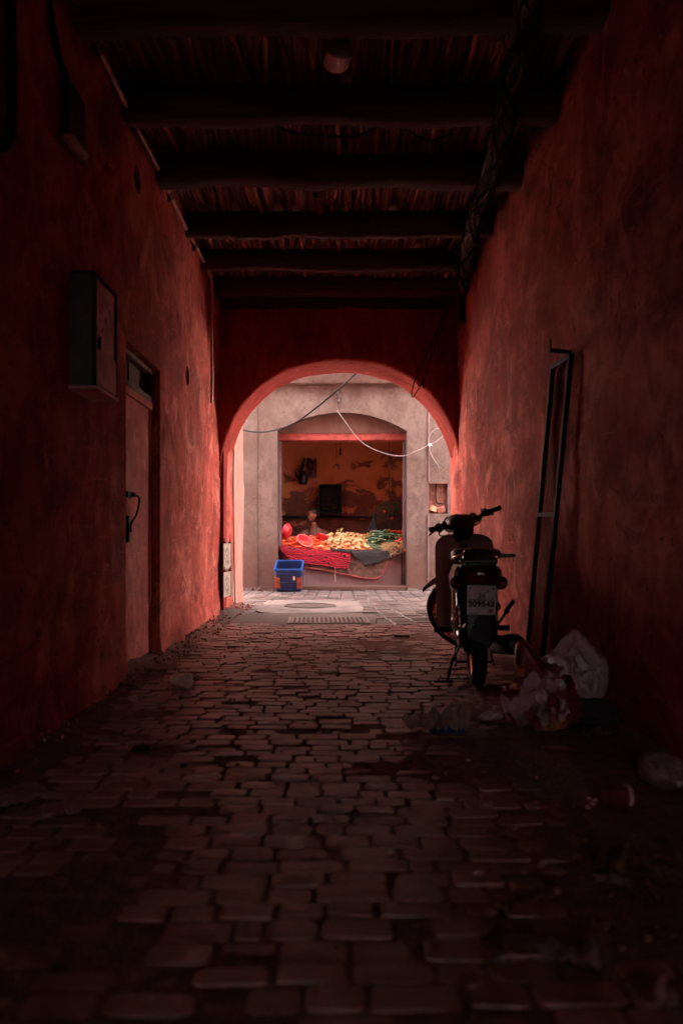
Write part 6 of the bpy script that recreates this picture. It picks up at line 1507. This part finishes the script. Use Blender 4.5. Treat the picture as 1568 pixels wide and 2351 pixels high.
for sx in (-1, 1): cap(b, (sx * 0.17, 0, 0.815), (sx * 0.07, 0.0, 0.85), 0.075, 0.07); cap(b, (sx * 0.195, 0, 0.80), (sx * 0.245, -0.08, 0.56), 0.072, 0.066); cap(b, (sx * 0.245, -0.08, 0.56), (sx * 0.15, -0.25, 0.50), 0.064, 0.055); cap(b, (sx * 0.09, 0, 0.40), (sx * 0.14, -0.40, 0.42), 0.105, 0.085); cap(b, (sx * 0.14, -0.40, 0.42), (sx * 0.14, -0.36, 0.12), 0.085, 0.095)
rb = remeshed(b, 0.013, 3)
for v_ in rb.b.verts: v_.co += (v_.normal if v_.normal.length else Vector((0, 0, 0))) * 0.010 * nz(v_.co, 9, 3)
pk(rb, 'robe', M['robe'], angle=180)
st_ = empty('stool', (px_, py_ + 0.03, 0.06)); tag(st_, 'low wooden stool under the seated greengrocer', 'stool')
b = MB(); b.lathe([(0.0001, 0.235), (0.15, 0.235), (0.155, 0.225), (0.155, 0.205), (0.0001, 0.20)], (0, 0, 0), (0, 0, 1), 20); b.build('seat', M['batten'], st_)
for a in (45, 135, 225, 315):
    b = MB(); b.tube([(0.10 * math.cos(R(a)), 0.10 * math.sin(R(a)), 0.21), (0.14 * math.cos(R(a)), 0.14 * math.sin(R(a)), 0.0)], 0.014, 8); b.build('leg', M['batten'], st_)

# ------------------------------------------------------------------ rubbish on the paving
def crumple(name, c, size, mat, seed, lab, cat, peaks=(), n=5, amp=0.30, freq=2.3, flat=True, group=None):
    """a crumpled bag or paper ball: creased facets from a cellular field, pulled into peaks"""
    b = MB(); bmesh.ops.create_icosphere(b.b, subdivisions=n, radius=1.0)
    off = Vector((seed * 3.1, seed * 1.7, seed * 5.3))
    for v_ in b.b.verts:
        d_ = v_.co.normalized(); ds, ps_ = noise.voronoi(d_ * freq + off, distance_metric='DISTANCE', exponent=2.5)
        crease = (ds[1] - ds[0]); ds2, _ = noise.voronoi(d_ * freq * 2.7 + off * 2, distance_metric='DISTANCE', exponent=2.5)
        r = 1 + amp * (0.55 - crease) + amp * 0.35 * (0.4 - (ds2[1] - ds2[0])) + 0.18 * nz(d_ + off, 1.3, 2)
        for (pd, ps, pw) in peaks:
            k = max(0, d_.dot(Vector(pd).normalized())); r += ps * k ** pw
        v_.co = Vector((d_.x * size[0], d_.y * size[1], d_.z * size[2])) * r
    mn = min(v_.co.z for v_ in b.b.verts)
    for v_ in b.b.verts:
        if v_.co.z < mn * 0.55: v_.co.z = mn * 0.55 + (v_.co.z - mn * 0.55) * 0.12
    mn = min(v_.co.z for v_ in b.b.verts)
    for v_ in b.b.verts: v_.co.z -= mn
    o = b.build(name, mat, smooth=True, angle=24); o.location = c; tag(o, lab, cat, group); return o
c = fl(1242, 1672); c.z = 0.004
near = crumple('rubbish_bag', c, (0.105, 0.10, 0.130), M['bagprint'], 3, 'torn carrier bag with red print standing on the paving by the right wall', 'rubbish bag',
        peaks=(((-0.42, -0.1, 0.95), 1.15, 16), ((0.5, 0.2, 0.6), 0.35, 7), ((-0.85, 0, 0.05), 0.55, 12), ((0.9, -0.2, -0.1), 0.45, 12)), n=6, amp=0.50, freq=2.0)
b = MB()
for k, (p, q) in enumerate((((-0.05, -0.03, 0.20), (-0.068, 0.0, 0.335)), ((-0.068, 0.0, 0.335), (-0.105, 0.02, 0.18)), ((-0.105, 0.02, 0.18), (-0.155, 0.0, 0.07)))):
    b.tube([p, Vector(p).lerp(Vector(q), 0.5) + Vector((0.004, -0.004, 0)), q], 0.004, 5)
b.build('bag_edge', M['whiteplastic'], near)
c = fl(1328, 1640); c.x = min(c.x, 1.17); c.z = 0.0
crumple('rubbish_bag', c, (0.125, 0.12, 0.165), M['whiteplastic'], 8, 'pale tied rubbish bag slumped against the right wall behind the printed bag', 'rubbish bag',
        peaks=(((0.05, 0, 1.0), 0.55, 10), ((-0.75, 0, 0.45), 0.35, 7), ((0.75, -0.2, 0.35), 0.20, 6)), n=6, amp=0.30, freq=1.7)
c = fl(1360, 1665); c.x = min(c.x, 1.16); c.z = 0
crumple('rubbish_bag', c, (0.13, 0.10, 0.07), M['sack'], 12, 'flat black rubbish bag lying under the pale bag', 'rubbish bag', n=5, amp=0.2)
def flatlit(name, u, v_, w_, d_, h_, mat, lab, cat, seed, rz=0.0, turn=0.3, par=True):
    """a bent, creased sheet lying on the paving"""
    c = fl(u, v_); b = MB(); off = seed * 4.7
    ca, sa = math.cos(rz), math.sin(rz)
    def f(a, k):
        x, y = (a - 0.5) * w_, (k - 0.5) * d_; e = 1 + 0.35 * nz((a * 3, k * 3, off), 1.2, 2)
        x *= e; y *= e; z = h_ * (0.25 + abs(nz((a * 2.4, k * 2.4, off), 1.2, 3)) * 2.2 + 0.5 * turn * (2 * abs(k - 0.5)) ** 2)
        return Vector((x * ca - y * sa, x * sa + y * ca, z))
    b.grid(f, 22, 12); mn = min(p.co.z for p in b.b.verts)
    for p in b.b.verts: p.co.z -= mn
    b.thick(0.0015); o = b.build(name, mat, smooth=True, angle=30); o.location = (c.x, c.y, 0.010); tag(o, lab, cat); return o
flatlit('crumpled_paper', 1008, 1678, 0.29, 0.15, 0.060, M['litter'], 'long crumpled paper lying left of the rubbish bags', 'litter', 1, 0.15)
flatlit('wrapper', 1030, 1690, 0.15, 0.05, 0.016, M['bluedecal'], 'dark blue wrapper in front of the long crumpled paper', 'litter', 2, 0.1)
flatlit('crumpled_paper', 1052, 1683, 0.055, 0.04, 0.030, M['label'], 'bright white scrap on the end of the long crumpled paper', 'litter', 3)
flatlit('straw_stick', 1020, 1698, 0.16, 0.012, 0.004, M['stalk'], 'thin pale stick in front of the crumpled paper', 'stick', 21)
c = fl(1118, 1652); crumple('crumpled_bag', (c.x, c.y, 0.004), (0.058, 0.045, 0.035), M['whiteplastic'], 5, 'small crumpled grey bag between the long paper and the printed bag', 'litter', n=4, amp=0.4)
flatlit('paper_scrap', 1122, 1678, 0.075, 0.025, 0.012, M['litter'], 'small bright scrap below the crumpled grey bag', 'litter', 6, 0.3)
c = fl(1152, 1697); crumple('onion_skin', (c.x, c.y, 0.004), (0.030, 0.022, 0.016), M['card'], 7, 'brown onion peel at the left foot of the printed bag', 'litter', n=3, amp=0.3)
flatlit('paper_scrap', 1368, 1692, 0.12, 0.035, 0.016, M['litter2'], 'bone-shaped pale scrap on the dirt right of the printed bag', 'litter', 9, 0.1)
c = fl(1540, 1800); crumple('rubbish_bag', (min(c.x, 1.16), c.y, 0.004), (0.07, 0.09, 0.055), M['litter2'], 14, 'dusty purplish bag against the right wall in the foreground', 'rubbish bag', n=5, amp=0.3)
flatlit('cardboard', 1410, 2000, 0.125, 0.075, 0.030, M['card'], 'crumpled yellow-brown cardboard in the right foreground', 'litter', 10, 0.4)
flatlit('paper_scrap', 1405, 2035, 0.08, 0.03, 0.012, M['litter2'], 'thin pale strip just in front of the yellow-brown cardboard', 'litter', 15, -0.3)
flatlit('crumpled_paper', 1310, 2212, 0.11, 0.06, 0.022, M['litter2'], 'pinkish crumpled paper in the near right foreground', 'litter', 11, -0.3)
flatlit('paper_scrap', 1148, 2218, 0.05, 0.03, 0.016, M['litter2'], 'small pinkish scrap left of the pinkish crumpled paper', 'litter', 12)
flatlit('paper_scrap', 1540, 2320, 0.05, 0.05, 0.02, M['litter'], 'pale scrap at the bottom right corner', 'litter', 13, 1.0)
flatlit('paper_scrap', 1108, 1862, 0.05, 0.022, 0.014, M['litter'], 'little two-lobed pale scrap in the middle distance right of centre', 'litter', 16)
# red plastic cup on its side
cp = empty('red_cup', fl(1415, 1852)); cp.location.z = 0.034; cp.rotation_euler = (0, R(90), R(10)); tag(cp, 'crushed red and white cup lying on its side in the right foreground', 'cup')
b = MB(); b.lathe([(0.0001, -0.04), (0.024, -0.04), (0.033, 0.04), (0.031, 0.04), (0.023, -0.037), (0.0001, -0.037)], (0, 0, 0), (0, 0, 1), 22)
for v_ in b.b.verts: v_.co.x *= 1 - 0.25 * max(0, v_.co.y / 0.03)
b.build('cup_body', M['redlitter'], cp); b = MB(); b.lathe([(0.0335, 0.030), (0.036, 0.040), (0.034, 0.043), (0.032, 0.040)], (0, 0, 0), (0, 0, 1), 22); b.build('cup_rim', M['litter'], cp)
for k, (u, v_) in enumerate(((1352, 1838), (1360, 1850), (1349, 1858), (1366, 1842))):
    c = fl(u, v_); crumple('pebble', (c.x, c.y, 0.0), (0.009, 0.008, 0.007), M['litter'], 60 + k, 'tiny pale pebble beside the red and white cup', 'pebble', n=2, amp=0.2, group='pebbles by the cup')
# clear white cup by the left wall
cu_ = empty('plastic_cup', fl(414, 1578)); cu_.location.z = 0.042; cu_.rotation_euler = (R(88), 0, R(62)); tag(cu_, 'thin white plastic cup lying on its side near the metal door', 'cup')
b = MB(); b.lathe([(0.0001, -0.055), (0.026, -0.055), (0.040, 0.055), (0.0385, 0.055), (0.025, -0.053), (0.0001, -0.053)], (0, 0, 0), (0, 0, 1), 28); b.build('cup_body', M['cup'], cu_)
b = MB(); b.lathe([(0.040, 0.050), (0.043, 0.055), (0.0425, 0.059), (0.0395, 0.057)], (0, 0, 0), (0, 0, 1), 28); b.build('cup_rim', M['cup'], cu_)
flatlit('red_wrapper', 448, 1567, 0.05, 0.03, 0.014, M['redlitter'], 'small red wrapper behind the white plastic cup', 'litter', 17)
c = fl(307, 1617); crumple('crumpled_paper', (c.x, c.y, 0.02), (0.022, 0.02, 0.016), M['litter'], 18, 'small white paper ball at the foot of the left wall', 'litter', n=3, amp=0.3)
flatlit('leaf', 322, 1735, 0.06, 0.04, 0.02, M['sack'], 'dark curled leaf on the setts at the left', 'leaf', 19)
# spilt lime by the left wall: thin crusts lying on the setts
def crust(u0, u1, v0, v1, lab, seed):
    a, c = fl(u0, v1), fl(u1, v0); cx, cy = (a.x + c.x) / 2, (a.y + c.y) / 2; rx, ry = abs(c.x - a.x) / 2, abs(c.y - a.y) / 2; b = MB(); n = 40; rings = []
    for k in (1.0, 0.9, 0.6, 0.25):
        rings.append([b.b.verts.new((cx + rx * k * (1 + 0.4 * nz((math.cos(q) * 1.5, math.sin(q) * 1.5, seed), 1.3, 3)) * math.cos(q), cy + ry * k * (1 + 0.4 * nz((math.cos(q) * 1.5, math.sin(q) * 1.5, seed + 5), 1.3, 3)) * math.sin(q), 0.000 if k == 1 else 0.010 + 0.008 * nz((math.cos(q) * k * 3, math.sin(q) * k * 3, seed), 2, 3))) for q in [2 * PI * i / n for i in range(n)]])
    b.skin(rings, caps=False); b.face(rings[-1]); return tag(b.build('spilt_lime', M['litter2'], angle=40), lab, 'spill')
crust(-30, 120, 1800, 1850, 'purplish white spill of lime at the left edge of the setts', 2)
crust(75, 215, 1835, 1875, 'smaller crust of spilt lime lying just in front of the left spill', 7)
# lone brick chip and scratches in the lane
b = MB(); p = fl(922, 1462); b.box((p.x, p.y, 0.008), (0.13, 0.012, 0.018), (0, 0, 0.05)); tag(b.build('metal_strip', M['castiron'], smooth=False), 'narrow metal strip let into the setts left of the motorbike', 'strip')
b = MB(); r_ = random.Random(9)
for (u, v_) in ((1075, 1750), (1110, 1775), (940, 1752), (1000, 1790), (860, 1742), (1180, 1905), (1290, 1912), (1050, 1840), (1100, 2010), (1145, 2085), (1240, 1990), (900, 1960), (985, 1885), (1500, 1920), (1530, 2050), (1230, 1800)):
    pass
for k, (u, v_) in enumerate(((1075, 1750), (1110, 1775), (940, 1752), (1000, 1790), (1180, 1905), (1050, 1840), (1100, 2010), (1145, 2085), (1240, 1990), (900, 1960), (1500, 1920), (1080, 2270))):
    c = fl(u, v_); crumple('pebble', (c.x, c.y, 0.002), (0.009 + 0.005 * r_.random(), 0.009, 0.006), M['stone'] if k % 3 else M['litter'], 30 + k, 'small pale pebble on the dark setts in the foreground', 'pebble', n=2, amp=0.2, group='pebbles on the foreground setts')
